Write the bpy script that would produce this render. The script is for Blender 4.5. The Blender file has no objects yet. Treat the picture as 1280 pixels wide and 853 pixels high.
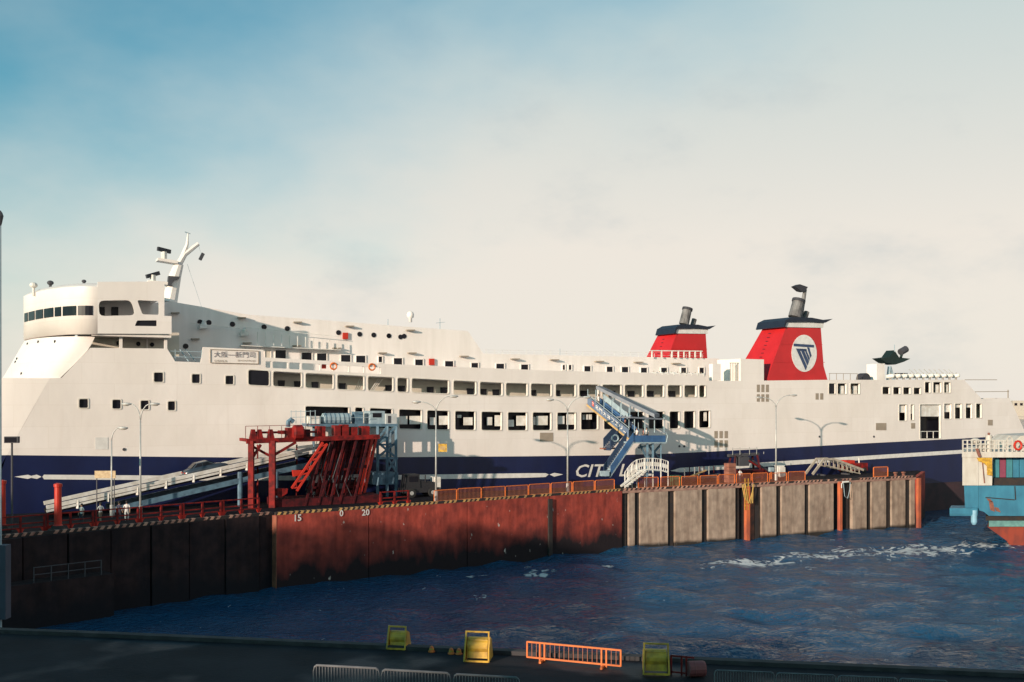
import bpy, bmesh, math, random
from mathutils import Vector, Matrix
random.seed(11)
R = math.radians
scene = bpy.context.scene
COL = scene.collection

# ------------------------------------------------------------------ camera
F = 1244.4            # focal length in photo pixels (35 mm lens)
HX, HY = 640.0, 500.0 # principal column, horizon row
CZ = 17.3             # eye height above the water
cam = bpy.data.cameras.new('camera'); camo = bpy.data.objects.new('camera', cam); COL.objects.link(camo)
cam.lens = 35.0; cam.sensor_width = 36.0
camo.location = (0, 0, CZ); camo.rotation_euler = (R(90), 0, 0)
cam.shift_y = (HY - 426.5) / 1280.0
cam.clip_start = 0.3; cam.clip_end = 9000
scene.camera = camo
scene.render.resolution_x = 1024; scene.render.resolution_y = 682

# ------------------------------------------------------------------ light
SUN_AZ, SUN_EL = R(37), R(12.0)      # light travels to +Y turned AZ to the right
world = bpy.data.worlds.new('World'); scene.world = world; world.use_nodes = True
nt = world.node_tree; nt.nodes.clear()
def wn(t, **kw):
    n = nt.nodes.new(t)
    for k, v in kw.items(): setattr(n, k, v)
    return n
def wmath(op, a, b=None, clamp=False):
    n = wn('ShaderNodeMath', operation=op, use_clamp=clamp)
    for i, v in enumerate((a, b)):
        if v is None: continue
        if isinstance(v, (int, float)): n.inputs[i].default_value = v
        else: nt.links.new(v, n.inputs[i])
    return n.outputs[0]
sky = wn('ShaderNodeTexSky', sky_type='NISHITA')
sky.sun_disc = False; sky.sun_elevation = SUN_EL; sky.sun_rotation = SUN_AZ + math.pi
sky.altitude = 10; sky.air_density = 1.0; sky.dust_density = 1.2; sky.ozone_density = 2.0
tc = wn('ShaderNodeTexCoord'); sep = wn('ShaderNodeSeparateXYZ'); nt.links.new(tc.outputs['Generated'], sep.inputs[0])
mp = wn('ShaderNodeMapping'); mp.inputs['Scale'].default_value = (1.0, 1.0, 1.9); nt.links.new(tc.outputs['Generated'], mp.inputs['Vector'])
n1 = wn('ShaderNodeTexNoise'); n1.inputs['Scale'].default_value = 3.1; n1.inputs['Detail'].default_value = 5.0; n1.inputs['Roughness'].default_value = 0.52
n2 = wn('ShaderNodeTexNoise'); n2.inputs['Scale'].default_value = 6.5; n2.inputs['Detail'].default_value = 5.0
nt.links.new(mp.outputs[0], n1.inputs['Vector']); nt.links.new(mp.outputs[0], n2.inputs['Vector'])
# thin evening cloud: a veil that thickens towards the horizon and towards the east
cv = wmath('MULTIPLY_ADD', wmath('MINIMUM', sep.outputs['Z'], 0.70), -2.3); nt.nodes[-1].inputs[2].default_value = 1.50
cv = wmath('ADD', cv, wmath('MULTIPLY', sep.outputs['X'], 1.15))
cv = wmath('ADD', cv, wmath('MULTIPLY', wmath('SUBTRACT', n1.outputs['Fac'], 0.5), 0.75))
cv = wmath('ADD', cv, wmath('MULTIPLY', wmath('SUBTRACT', n2.outputs['Fac'], 0.5), 0.35))
sm = wn('ShaderNodeMapRange', interpolation_type='SMOOTHSTEP'); nt.links.new(cv, sm.inputs['Value'])
sm.inputs['From Min'].default_value = 0.0; sm.inputs['From Max'].default_value = 1.15
sm.inputs['To Min'].default_value = 0.0; sm.inputs['To Max'].default_value = 0.97
ccol = wn('ShaderNodeMix', data_type='RGBA'); 
ccol.inputs['A'].default_value = (3.00, 3.72, 3.75, 1); ccol.inputs['B'].default_value = (5.05, 4.62, 4.12, 1)
el = wn('ShaderNodeMapRange'); nt.links.new(sep.outputs['Z'], el.inputs['Value'])
el.inputs['From Min'].default_value = 0.40; el.inputs['From Max'].default_value = 0.15
nt.links.new(el.outputs[0], ccol.inputs['Factor'])
n3 = wn('ShaderNodeTexNoise'); n3.inputs['Scale'].default_value = 4.2; n3.inputs['Detail'].default_value = 6.0; n3.inputs['Roughness'].default_value = 0.6
nt.links.new(mp.outputs[0], n3.inputs['Vector'])
smk = wn('ShaderNodeMapRange', interpolation_type='SMOOTHSTEP'); nt.links.new(n3.outputs['Fac'], smk.inputs['Value'])
smk.inputs['From Min'].default_value = 0.50; smk.inputs['From Max'].default_value = 0.74; smk.inputs['To Max'].default_value = 0.42
grey = wn('ShaderNodeMix', data_type='RGBA'); nt.links.new(smk.outputs[0], grey.inputs['Factor']); nt.links.new(ccol.outputs['Result'], grey.inputs['A']); grey.inputs['B'].default_value = (2.75, 3.1, 3.25, 1)
tint = wn('ShaderNodeMix', data_type='RGBA', blend_type='MULTIPLY'); tint.inputs['Factor'].default_value = 1.0
nt.links.new(sky.outputs[0], tint.inputs['A']); tint.inputs['B'].default_value = (0.27, 0.90, 0.88, 1)
mx = wn('ShaderNodeMix', data_type='RGBA'); nt.links.new(sm.outputs[0], mx.inputs['Factor'])
nt.links.new(tint.outputs['Result'], mx.inputs['A']); nt.links.new(grey.outputs['Result'], mx.inputs['B'])
bg = wn('ShaderNodeBackground'); bg.inputs['Strength'].default_value = 0.15
wo = wn('ShaderNodeOutputWorld'); nt.links.new(mx.outputs['Result'], bg.inputs[0]); nt.links.new(bg.outputs[0], wo.inputs[0])

sl = bpy.data.lights.new('sun', 'SUN'); slo = bpy.data.objects.new('sun', sl); COL.objects.link(slo)
sl.energy = 5.0; sl.angle = R(0.6); sl.color = (1.0, 0.80, 0.635)
sd = Vector((math.sin(SUN_AZ) * math.cos(SUN_EL), math.cos(SUN_AZ) * math.cos(SUN_EL), -math.sin(SUN_EL)))
slo.rotation_euler = sd.to_track_quat('-Z', 'Y').to_euler(); slo.location = (-60, -60, 60)

vs = scene.view_settings
vs.view_transform = 'Standard'; vs.look = 'None'; vs.gamma = 1.0; vs.use_curve_mapping = False
vs.exposure = 0.21

# ------------------------------------------------------------------ materials
MATS = {}
def mat(name, c, c2=None, scale=1.5, rough=0.6, metal=0.0, bump=0.0, bscale=None, stretch=(1, 1, 1), detail=5.0, spec=0.4, lo=0.38, hi=0.62):
    if name in MATS: return MATS[name]
    m = bpy.data.materials.new(name); m.use_nodes = True; t = m.node_tree
    b = t.nodes['Principled BSDF']; b.inputs['Roughness'].default_value = rough; b.inputs['Metallic'].default_value = metal
    b.inputs['Specular IOR Level'].default_value = spec
    if c2 is None: c2 = tuple(x * 0.86 for x in c)
    co = t.nodes.new('ShaderNodeTexCoord'); ma = t.nodes.new('ShaderNodeMapping'); ma.inputs['Scale'].default_value = stretch
    t.links.new(co.outputs['Object'], ma.inputs['Vector'])
    no = t.nodes.new('ShaderNodeTexNoise'); no.inputs['Scale'].default_value = scale; no.inputs['Detail'].default_value = detail
    t.links.new(ma.outputs[0], no.inputs['Vector'])
    ra = t.nodes.new('ShaderNodeValToRGB'); ra.color_ramp.elements[0].position = lo; ra.color_ramp.elements[1].position = hi
    ra.color_ramp.elements[0].color = (*c2, 1); ra.color_ramp.elements[1].color = (*c, 1)
    t.links.new(no.outputs['Fac'], ra.inputs[0]); t.links.new(ra.outputs[0], b.inputs['Base Color'])
    if bump:
        nb = t.nodes.new('ShaderNodeTexNoise'); nb.inputs['Scale'].default_value = bscale or scale * 4; nb.inputs['Detail'].default_value = 4
        t.links.new(ma.outputs[0], nb.inputs['Vector'])
        bu = t.nodes.new('ShaderNodeBump'); bu.inputs['Strength'].default_value = bump; bu.inputs['Distance'].default_value = 0.05
        t.links.new(nb.outputs['Fac'], bu.inputs['Height']); t.links.new(bu.outputs[0], b.inputs['Normal'])
    m['ramp'] = ra.name
    MATS[name] = m; return m

WHITE = mat('ship_white', (0.83, 0.765, 0.725), (0.78, 0.715, 0.67), scale=0.22, rough=0.42, bump=0.05, bscale=0.7, stretch=(1, 1, 0.4))
HOUSE = mat('house_white', (0.83, 0.765, 0.725), (0.76, 0.70, 0.655), scale=0.9, rough=0.5, stretch=(1.2, 1.2, 0.12))
INNER = mat('inner_white', (0.62, 0.56, 0.47), (0.55, 0.50, 0.42), scale=0.8, rough=0.6)
def hull_paint(m, amt):
    t = m.node_tree; b = t.nodes['Principled BSDF']; ra = t.nodes[m['ramp']]; co = [n for n in t.nodes if n.type == 'TEX_COORD'][0]
    def noise(sc, st, det=5.0):
        ma = t.nodes.new('ShaderNodeMapping'); ma.inputs['Scale'].default_value = st; t.links.new(co.outputs['Object'], ma.inputs['Vector'])
        n = t.nodes.new('ShaderNodeTexNoise'); n.inputs['Scale'].default_value = sc; n.inputs['Detail'].default_value = det; t.links.new(ma.outputs[0], n.inputs['Vector']); return n.outputs['Fac']
    r = t.nodes.new('ShaderNodeValToRGB'); r.color_ramp.elements[0].position = .60; r.color_ramp.elements[1].position = .78
    r.color_ramp.elements[0].color = (0, 0, 0, 1); r.color_ramp.elements[1].color = (amt, amt, amt, 1); t.links.new(noise(1.5, (1, 1, .07)), r.inputs[0])
    mx_ = t.nodes.new('ShaderNodeMix'); mx_.data_type = 'RGBA'; t.links.new(r.outputs[0], mx_.inputs['Factor']); t.links.new(ra.outputs[0], mx_.inputs['A']); mx_.inputs['B'].default_value = (.36, .24, .15, 1)
    br = t.nodes.new('ShaderNodeTexBrick'); br.inputs['Scale'].default_value = 1.0; br.inputs['Brick Width'].default_value = 6.0; br.inputs['Row Height'].default_value = 2.1; br.inputs['Mortar Size'].default_value = .035; br.inputs['Mortar Smooth'].default_value = .6
    sx = t.nodes.new('ShaderNodeSeparateXYZ'); cx = t.nodes.new('ShaderNodeCombineXYZ'); t.links.new(co.outputs['Object'], sx.inputs[0]); t.links.new(sx.outputs['X'], cx.inputs['X']); t.links.new(sx.outputs['Z'], cx.inputs['Y']); t.links.new(cx.outputs[0], br.inputs['Vector'])
    br.inputs['Color1'].default_value = (1, 1, 1, 1); br.inputs['Color2'].default_value = (.965, .96, .95, 1); br.inputs['Mortar'].default_value = (.93, .92, .90, 1)
    ml = t.nodes.new('ShaderNodeMix'); ml.data_type = 'RGBA'; ml.blend_type = 'MULTIPLY'; ml.inputs['Factor'].default_value = 1.0; t.links.new(mx_.outputs['Result'], ml.inputs['A']); t.links.new(br.outputs['Color'], ml.inputs['B']); t.links.new(ml.outputs['Result'], b.inputs['Base Color'])
    bu = t.nodes.new('ShaderNodeBump'); bu.inputs['Strength'].default_value = .16; bu.inputs['Distance'].default_value = .25; t.links.new(noise(.55, (1, 1, .8), 2.0), bu.inputs['Height']); t.links.new(bu.outputs[0], b.inputs['Normal'])
hull_paint(WHITE, .09)
NAVY = mat('hull_navy', (0.007, 0.013, 0.060), (0.006, 0.010, 0.046), scale=0.4, rough=0.35, bump=0.05, bscale=0.8, stretch=(1, 1, 0.3))
BOOT = mat('boot_and_shade', (0.05, 0.025, 0.03), (0.03, 0.02, 0.025), scale=0.7, rough=0.7)  # boot paint, taken higher so its colour holds the pier's shadow
STRIPE = mat('stripe_white', (0.72, 0.70, 0.67), rough=0.45)
RED = mat('funnel_red', (0.52, 0.018, 0.020), (0.46, 0.016, 0.018), scale=0.5, rough=0.4)
CAP = mat('funnel_navy', (0.035, 0.06, 0.13), rough=0.5)
CAPK = mat('funnel_cap_black', (0.014, 0.020, 0.036), rough=0.5)
PIPE = mat('exhaust_grey', (0.20, 0.19, 0.19), (0.08, 0.075, 0.075), scale=1.2, rough=0.6, stretch=(1, 1, .5))
SOOT = mat('soot_black', (0.04, 0.04, 0.05), rough=0.7)
GLASS = mat('dark_glass', (0.012, 0.012, 0.018), rough=0.25, spec=0.2)
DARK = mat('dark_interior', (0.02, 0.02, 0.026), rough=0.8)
DKGREY = mat('dark_grey_paint', (0.06, 0.06, 0.07), rough=0.6)
LOUV = mat('louvre_tan', (0.34, 0.28, 0.22), rough=0.7)
GREEN = mat('dark_green_paint', (0.010, 0.024, 0.022), rough=0.6)
LTEXT = mat('sign_ink', (0.12, 0.11, 0.14), rough=0.6)
RRED = mat('gantry_red', (0.25, 0.014, 0.012), (0.09, 0.009, 0.010), scale=1.6, rough=0.65, bump=0.2, spec=0.2)
DRED = mat('shaded_dark_red_steel', (0.085, 0.008, 0.011), (0.03, 0.005, 0.008), scale=1.8, rough=0.7, spec=0.2)  # gantry red again, its shade put into a darker colour
BRED = mat('bright_red', (0.50, 0.030, 0.014), (0.42, 0.025, 0.014), rough=0.45)
STEEL = mat('steel_blue', (0.11, 0.20, 0.27), (0.07, 0.12, 0.17), scale=1.4, rough=0.55)
PALEB = mat('pale_blue_grey', (0.34, 0.43, 0.47), (0.25, 0.33, 0.38), scale=1.3, rough=0.55)
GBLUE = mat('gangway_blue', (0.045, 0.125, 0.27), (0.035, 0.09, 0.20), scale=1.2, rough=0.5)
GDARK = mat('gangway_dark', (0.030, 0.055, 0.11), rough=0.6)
GROOF = mat('gangway_roof', (0.19, 0.21, 0.25), (0.15, 0.17, 0.20), rough=0.6)
TAN = mat('tan_timber', (0.48, 0.33, 0.15), (0.36, 0.23, 0.10), scale=2, rough=0.7)
WPAINT = mat('white_paint', (0.76, 0.74, 0.70), (0.62, 0.58, 0.52), scale=1.5, rough=0.55)
GALV = mat('galvanised', (0.50, 0.50, 0.48), (0.40, 0.40, 0.39), rough=0.45, metal=0.3)
ORANGE = mat('barrier_orange', (0.70, 0.17, 0.035), (0.56, 0.13, 0.03), scale=3, rough=0.5)
OBAR = mat('barrier_bar_rust', (0.40, 0.13, 0.07), rough=0.6)
YELLOW = mat('safety_yellow', (0.62, 0.36, 0.04), (0.36, 0.20, 0.03), scale=3.5, rough=0.5)
BLACK = mat('matt_black', (0.022, 0.020, 0.022), (0.035, 0.025, 0.022), scale=1.5, rough=0.85)
TYRE = mat('tyre_black', (0.02, 0.02, 0.02), rough=0.8)
RUST = mat('rust_steel', (0.30, 0.10, 0.06), (0.12, 0.06, 0.05), scale=1.2, rough=0.85, bump=0.3)
BROWN = mat('brown_crate', (0.30, 0.12, 0.08), (0.20, 0.08, 0.06), scale=1.5, rough=0.8)
CHAIN = mat('yellow_rope', (0.55, 0.36, 0.10), rough=0.8)
TURQ = mat('turquoise_hull', (0.045, 0.20, 0.30), (0.035, 0.15, 0.235), scale=0.9, rough=0.5, stretch=(1, 1, .4))
TEAL = mat('teal_curtain', (0.05, 0.20, 0.24), rough=0.8)
MAROON = mat('maroon_curtain', (0.22, 0.05, 0.09), rough=0.8)
HRED = mat('antifouling_red', (0.26, 0.045, 0.025), (0.17, 0.035, 0.025), scale=1.4, rough=0.7, stretch=(1, 1, .5))
ASPH = mat('asphalt', (0.014, 0.013, 0.019), (0.008, 0.0075, 0.011), scale=0.5, rough=0.9, bump=0.25, bscale=8, spec=0.1)
GREENB = mat('green_box_paint', (0.04, 0.12, 0.06), rough=0.7)
CONC_B = mat('building_concrete', (0.34, 0.33, 0.32), rough=0.8)
SKIN = mat('skin', (0.42, 0.24, 0.16), rough=0.6)
HAIR = mat('hair_black', (0.015, 0.012, 0.012), rough=0.6)
SHW = mat('shirt_white', (0.72, 0.70, 0.68), rough=0.9)
SHP = mat('shirt_pink', (0.58, 0.26, 0.24), rough=0.9)
SHD = mat('shirt_dark', (0.05, 0.05, 0.08), rough=0.9)
TRD = mat('trousers_dark', (0.05, 0.05, 0.07), rough=0.9)
TRT = mat('trousers_tan', (0.28, 0.22, 0.16), rough=0.9)
CARB = mat('car_paint_dark', (0.035, 0.05, 0.07), rough=0.22, spec=0.7)
CARN = mat('car_paint_blue', (0.03, 0.07, 0.20), rough=0.25, spec=0.7)
FARM = mat('far_building', (0.48, 0.42, 0.36), rough=0.9)
LENS = mat('lamp_lens', (0.45, 0.40, 0.34), rough=0.3)

def wallmat(name, ca, cb, band_col, zlo, zhi, nscale, vert=0.18, rough=0.85, spots=0.0, rag=4.5):
    """Quay wall: mottled colour, vertical streaks and a dark lower band with a ragged upper edge."""
    m = bpy.data.materials.new(name); m.use_nodes = True; t = m.node_tree; b = t.nodes['Principled BSDF']
    b.inputs['Roughness'].default_value = rough; b.inputs['Specular IOR Level'].default_value = 0.25
    co = t.nodes.new('ShaderNodeTexCoord')
    def noise(sc, st, det=6.0):
        ma = t.nodes.new('ShaderNodeMapping'); ma.inputs['Scale'].default_value = st; t.links.new(co.outputs['Object'], ma.inputs['Vector'])
        n = t.nodes.new('ShaderNodeTexNoise'); n.inputs['Scale'].default_value = sc; n.inputs['Detail'].default_value = det
        t.links.new(ma.outputs[0], n.inputs['Vector']); return n.outputs['Fac']
    def ramp(fac, stops):
        r = t.nodes.new('ShaderNodeValToRGB'); e = r.color_ramp.elements
        e[0].position, e[0].color = stops[0][0], (*stops[0][1], 1); e[1].position, e[1].color = stops[1][0], (*stops[1][1], 1)
        t.links.new(fac, r.inputs[0]); return r.outputs[0]
    def mixc(f, a, bb):
        x = t.nodes.new('ShaderNodeMix'); x.data_type = 'RGBA'; t.links.new(f, x.inputs['Factor']); t.links.new(a, x.inputs['A'])
        if isinstance(bb, tuple): x.inputs['B'].default_value = (*bb, 1)
        else: t.links.new(bb, x.inputs['B'])
        return x.outputs['Result']
    base = ramp(noise(nscale, (1, 1, 1)), ((0.36, cb), (0.64, ca)))
    stre = ramp(noise(1.3, (1, 1, vert)), ((0.44, (0, 0, 0)), (0.66, (1, 1, 1))))
    dk = t.nodes.new('ShaderNodeMix'); dk.data_type = 'RGBA'; dk.blend_type = 'MULTIPLY'; dk.inputs['Factor'].default_value = 0.55
    t.links.new(base, dk.inputs['A']); st2 = ramp(noise(1.1, (1.4, 1.4, vert)), ((0.33, (0.45, 0.40, 0.38)), (0.6, (1, 1, 1)))); t.links.new(st2, dk.inputs['B'])
    col = dk.outputs['Result']
    sx = t.nodes.new('ShaderNodeSeparateXYZ'); t.links.new(co.outputs['Object'], sx.inputs[0])
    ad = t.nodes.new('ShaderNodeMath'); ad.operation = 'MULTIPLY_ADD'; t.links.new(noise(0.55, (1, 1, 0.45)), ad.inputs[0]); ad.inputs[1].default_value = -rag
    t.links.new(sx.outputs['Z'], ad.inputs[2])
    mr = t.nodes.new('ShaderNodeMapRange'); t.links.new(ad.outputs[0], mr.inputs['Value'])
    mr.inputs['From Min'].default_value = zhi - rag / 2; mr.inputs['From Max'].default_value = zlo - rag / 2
    col = mixc(mr.outputs[0], col, band_col)
    if spots:
        sp = ramp(noise(2.2, (1, 1, 0.5), 3.0), ((0.70, (0, 0, 0)), (0.76, (spots, spots, spots)))); col = mixc(sp, col, (0.55, 0.50, 0.45))
    t.links.new(col, b.inputs['Base Color'])
    bu = t.nodes.new('ShaderNodeBump'); bu.inputs['Strength'].default_value = 0.5; bu.inputs['Distance'].default_value = 0.08
    t.links.new(noise(2.4, (1, 1, 0.6)), bu.inputs['Height']); t.links.new(bu.outputs[0], b.inputs['Normal'])
    MATS[name] = m; return m
REDWALL = wallmat('red_rusted_wall', (0.43, 0.072, 0.050), (0.26, 0.048, 0.038), (0.016, 0.011, 0.014), 1.3, 3.9, 0.9, spots=0.9)  # darkens towards the water below a ragged edge
CONCW = wallmat('quay_concrete', (0.40, 0.305, 0.24), (0.29, 0.22, 0.175), (0.03, 0.026, 0.024), 0.15, 0.5, 1.1, spots=0.25, rag=0.6)
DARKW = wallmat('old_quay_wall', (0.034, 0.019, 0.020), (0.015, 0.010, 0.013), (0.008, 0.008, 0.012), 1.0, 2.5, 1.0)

# ------------------------------------------------------------------ helpers
WM = {}
class MB:
    def __init__(s): s.v = []; s.f = []
    def add(s, vs, fs):
        o = len(s.v); s.v += [Vector(v) for v in vs]; s.f += [tuple(i + o for i in f) for f in fs]; return s
    def hexa(s, p):   # 8 points: bottom ring 0-3, top ring 4-7
        return s.add(p, [(3, 2, 1, 0), (4, 5, 6, 7), (0, 1, 5, 4), (1, 2, 6, 5), (2, 3, 7, 6), (3, 0, 4, 7)])
    def box(s, a, b):
        x0, y0, z0 = a; x1, y1, z1 = b
        return s.hexa([(x0, y0, z0), (x1, y0, z0), (x1, y1, z0), (x0, y1, z0), (x0, y0, z1), (x1, y0, z1), (x1, y1, z1), (x0, y1, z1)])
    def rbox(s, c, size, rz=0, bev=0.0):
        ca, sa = math.cos(rz), math.sin(rz); hx, hy, hz = (q / 2 for q in size); p = []
        for z in (-hz, hz):
            for x, y in ((-hx, -hy), (hx, -hy), (hx, hy), (-hx, hy)):
                p.append((c[0] + x * ca - y * sa, c[1] + x * sa + y * ca, c[2] + z))
        return s.hexa(p)
    def beam(s, p0, p1, w, h=None, up=(0, 0, 1)):
        p0, p1 = Vector(p0), Vector(p1); h = h or w; d = (p1 - p0).normalized(); u = Vector(up)
        if abs(d.dot(u)) > 0.98: u = Vector((0, 1, 0))
        a = d.cross(u).normalized() * (w / 2); b = a.cross(d).normalized() * (h / 2)
        return s.hexa([p0 - a - b, p0 + a - b, p0 + a + b, p0 - a + b, p1 - a - b, p1 + a - b, p1 + a + b, p1 - a + b])
    def tube(s, pts, r, n=8, r1=None, cap=True):
        pts = [Vector(p) for p in pts]; m = len(pts); ring = []; prev = None; vs = []
        for i, p in enumerate(pts):
            d = (pts[min(i + 1, m - 1)] - pts[max(i - 1, 0)]).normalized()
            if prev is None:
                a = d.orthogonal().normalized()
            else:
                a = (prev - d * prev.dot(d)).normalized()
            prev = a; b = d.cross(a)
            rr = r if r1 is None else r + (r1 - r) * i / (m - 1)
            for k in range(n):
                t = 2 * math.pi * k / n; vs.append(p + (a * math.cos(t) + b * math.sin(t)) * rr)
        fs = [(i * n + k, i * n + (k + 1) % n, (i + 1) * n + (k + 1) % n, (i + 1) * n + k) for i in range(m - 1) for k in range(n)]
        if cap: fs += [tuple(range(n - 1, -1, -1)), tuple((m - 1) * n + k for k in range(n))]
        return s.add(vs, fs)
    def lathe(s, base, prof, n=14, axis=None):
        base = Vector(base); ax = Vector(axis or (0, 0, 1)).normalized(); a = ax.orthogonal().normalized(); b = ax.cross(a); vs = []
        for r, h in prof:
            for k in range(n):
                t = 2 * math.pi * k / n; vs.append(base + ax * h + (a * math.cos(t) + b * math.sin(t)) * r)
        m = len(prof)
        fs = [(i * n + k, i * n + (k + 1) % n, (i + 1) * n + (k + 1) % n, (i + 1) * n + k) for i in range(m - 1) for k in range(n)]
        fs += [tuple(range(n - 1, -1, -1)), tuple((m - 1) * n + k for k in range(n))]
        return s.add(vs, fs)
    def ball(s, c, rx, ry, rz, n=10):
        c = Vector(c); vs = []; m = 6
        for i in range(1, m):
            ph = math.pi * i / m
            for k in range(n):
                t = 2 * math.pi * k / n; vs.append(c + Vector((rx * math.sin(ph) * math.cos(t), ry * math.sin(ph) * math.sin(t), rz * math.cos(ph))))
        o = len(vs); vs += [c + Vector((0, 0, rz)), c - Vector((0, 0, rz))]
        fs = [(i * n + k, (i + 1) * n + k, (i + 1) * n + (k + 1) % n, i * n + (k + 1) % n) for i in range(m - 2) for k in range(n)]
        fs += [(o, k, (k + 1) % n) for k in range(n)] + [(o + 1, (m - 2) * n + (k + 1) % n, (m - 2) * n + k) for k in range(n)]
        return s.add(vs, fs)
    def prism(s, poly, d):
        d = Vector(d); n = len(poly); p = [Vector(q) for q in poly]
        return s.add(p + [q + d for q in p], [tuple(range(n - 1, -1, -1)), tuple(range(n, 2 * n))] + [(i, (i + 1) % n, n + (i + 1) % n, n + i) for i in range(n)])
    def strip(s, rows):   # list of equally long point rows -> quads
        n = len(rows[0]); vs = [p for r in rows for p in r]
        return s.add(vs, [(i * n + k, i * n + k + 1, (i + 1) * n + k + 1, (i + 1) * n + k) for i in range(len(rows) - 1) for k in range(n - 1)])
    def build(s, name, m, parent=None, smooth=False, local=False, kind=None, label=None):
        vs = s.v
        if parent is not None and not local:
            inv = WM[parent.name].inverted(); vs = [inv @ v for v in vs]
        me = bpy.data.meshes.new(name); me.from_pydata([tuple(v) for v in vs], [], s.f); me.update()
        bm = bmesh.new(); bm.from_mesh(me); bmesh.ops.recalc_face_normals(bm, faces=bm.faces); bm.to_mesh(me); bm.free()
        me.materials.append(m)
        if smooth:
            for p in me.polygons: p.use_smooth = True
        o = bpy.data.objects.new(name, me); COL.objects.link(o)
        if parent is not None: o.parent = parent; WM[o.name] = WM[parent.name]
        else: WM[o.name] = Matrix.Identity(4)
        if kind: o['kind'] = kind
        if label: o['label'] = label
        return o
def tag(o, label, cat, group=None):
    o['label'] = label; o['category'] = cat
    if group: o['group'] = group
    return o
def thing(name, label, cat, loc=(0, 0, 0), rz=0.0, group=None):
    o = bpy.data.objects.new(name, None); COL.objects.link(o); o.empty_display_size = 0.3
    o.location = loc; o.rotation_euler = (0, 0, rz)
    WM[o.name] = Matrix.Translation(Vector(loc)) @ Matrix.Rotation(rz, 4, 'Z')
    return tag(o, label, cat, group)
def kids(o): return [c for c in COL.objects if c.parent is o]
def copy_tree(o, parent=None):
    c = o.copy(); COL.objects.link(c); c.parent = parent
    for ch in TREE[o.name]: copy_tree(ch, c)
    return c
TREE = {}
def freeze(o):
    TREE[o.name] = kids(o)
    for ch in TREE[o.name]: freeze(ch)
def place(o, loc, rz, label, group=None):
    o.location = loc; o.rotation_euler = (0, 0, rz); o['label'] = label
    if group: o['group'] = group
    WM[o.name] = Matrix.Translation(Vector(loc)) @ Matrix.Rotation(rz, 4, 'Z')
def PT(px, py, d): return Vector(((px - HX) / F * d, d, CZ - (py - HY) / F * d))
def GP(px, py, z): d = (CZ - z) * F / (py - HY); return Vector(((px - HX) / F * d, d, z))

# the ferry's own frame: s along the ship towards the stern, w inboard from the port side, z up
TH = R(28.0); CT, ST, TT = math.cos(TH), math.sin(TH), math.tan(TH); Y0 = 120.6
def SL(px, py, w=0.0):
    u = (px - HX) / F; d = (Y0 + w / CT) / (1 - TT * u); x = u * d
    return Vector(((x + ST * w) / CT, w, CZ - (py - HY) / F * d))
def SW(px, py, w=0.0):
    p = SL(px, py, w); return Vector((p.x * CT - w * ST, Y0 + p.x * ST + w * CT, p.z))
def lerp_tab(tab, x):
    if x <= tab[0][0]: 
        (x0, y0), (x1, y1) = tab[0], tab[1]
        return y0 + (y1 - y0) * (x - x0) / (x1 - x0)
    for (x0, y0), (x1, y1) in zip(tab, tab[1:]):
        if x <= x1: return y0 + (y1 - y0) * (x - x0) / (x1 - x0)
    return tab[-1][1]
def plate(mb, outline, holes, w, t):
    """Flat plate in the (s,z) plane with cut-outs, thickness t inboard."""
    bm = bmesh.new(); loops = []; edges = []
    for lp in [outline] + holes:
        vv = [bm.verts.new((p[0], 0, p[1])) for p in lp]; loops.append(vv)
        for i in range(len(vv)): edges.append(bm.edges.new((vv[i], vv[(i + 1) % len(vv)])))
    bmesh.ops.triangle_fill(bm, use_beauty=True, use_dissolve=False, edges=edges, normal=(0, -1, 0))
    bm.verts.index_update(); n = len(bm.verts)
    vs = [(v.co.x, w, v.co.z) for v in bm.verts] + [(v.co.x, w + t, v.co.z) for v in bm.verts]
    fs = []
    for f in bm.faces:
        ix = [v.index for v in f.verts]; fs.append(tuple(ix)); fs.append(tuple(i + n for i in reversed(ix)))
    for lp in loops:
        ix = [v.index for v in lp]
        for i in range(len(ix)):
            a, b = ix[i], ix[(i + 1) % len(ix)]; fs.append((a, b, b + n, a + n))
    bm.free(); return mb.add(vs, fs)
def rrect(pts, r=0.22, n=3):
    """rounded corners for a quad given as 4 (s,z) points in order"""
    out = []; P = [Vector((p[0], p[1])) for p in pts]
    for i in range(4):
        p, a, b = P[i], P[i - 1], P[(i + 1) % 4]; da = (a - p); db = (b - p); rr = min(r, da.length * 0.45, db.length * 0.45)
        q0 = p + da.normalized() * rr; q1 = p + db.normalized() * rr
        for k in range(n + 1):
            t = k / n; out.append(tuple(q0 * (1 - t) ** 2 + p * 2 * t * (1 - t) + q1 * t * t))
    return out
def pxquad(x0, y0, x1, y1, w=0.0, y0b=None, y1b=None):
    y0b = y0 if y0b is None else y0b; y1b = y1 if y1b is None else y1b
    return [(q.x, q.z) for q in (SL(x0, y0, w), SL(x1, y0b, w), SL(x1, y1b, w), SL(x0, y1, w))]
def text_mesh(body, size=1.0, shear=0.0, bold=0.0):
    cu = bpy.data.curves.new('text', 'FONT'); cu.body = body; cu.size = size; cu.shear = shear; cu.offset = bold; cu.resolution_u = 2
    ob = bpy.data.objects.new('text', cu); COL.objects.link(ob); dg = bpy.context.evaluated_depsgraph_get()
    me = bpy.data.meshes.new_from_object(ob.evaluated_get(dg)); v = [tuple(q.co) for q in me.vertices]; f = [tuple(p.vertices) for p in me.polygons]
    bpy.data.objects.remove(ob); bpy.data.curves.remove(cu); bpy.data.meshes.remove(me); return v, f
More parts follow.
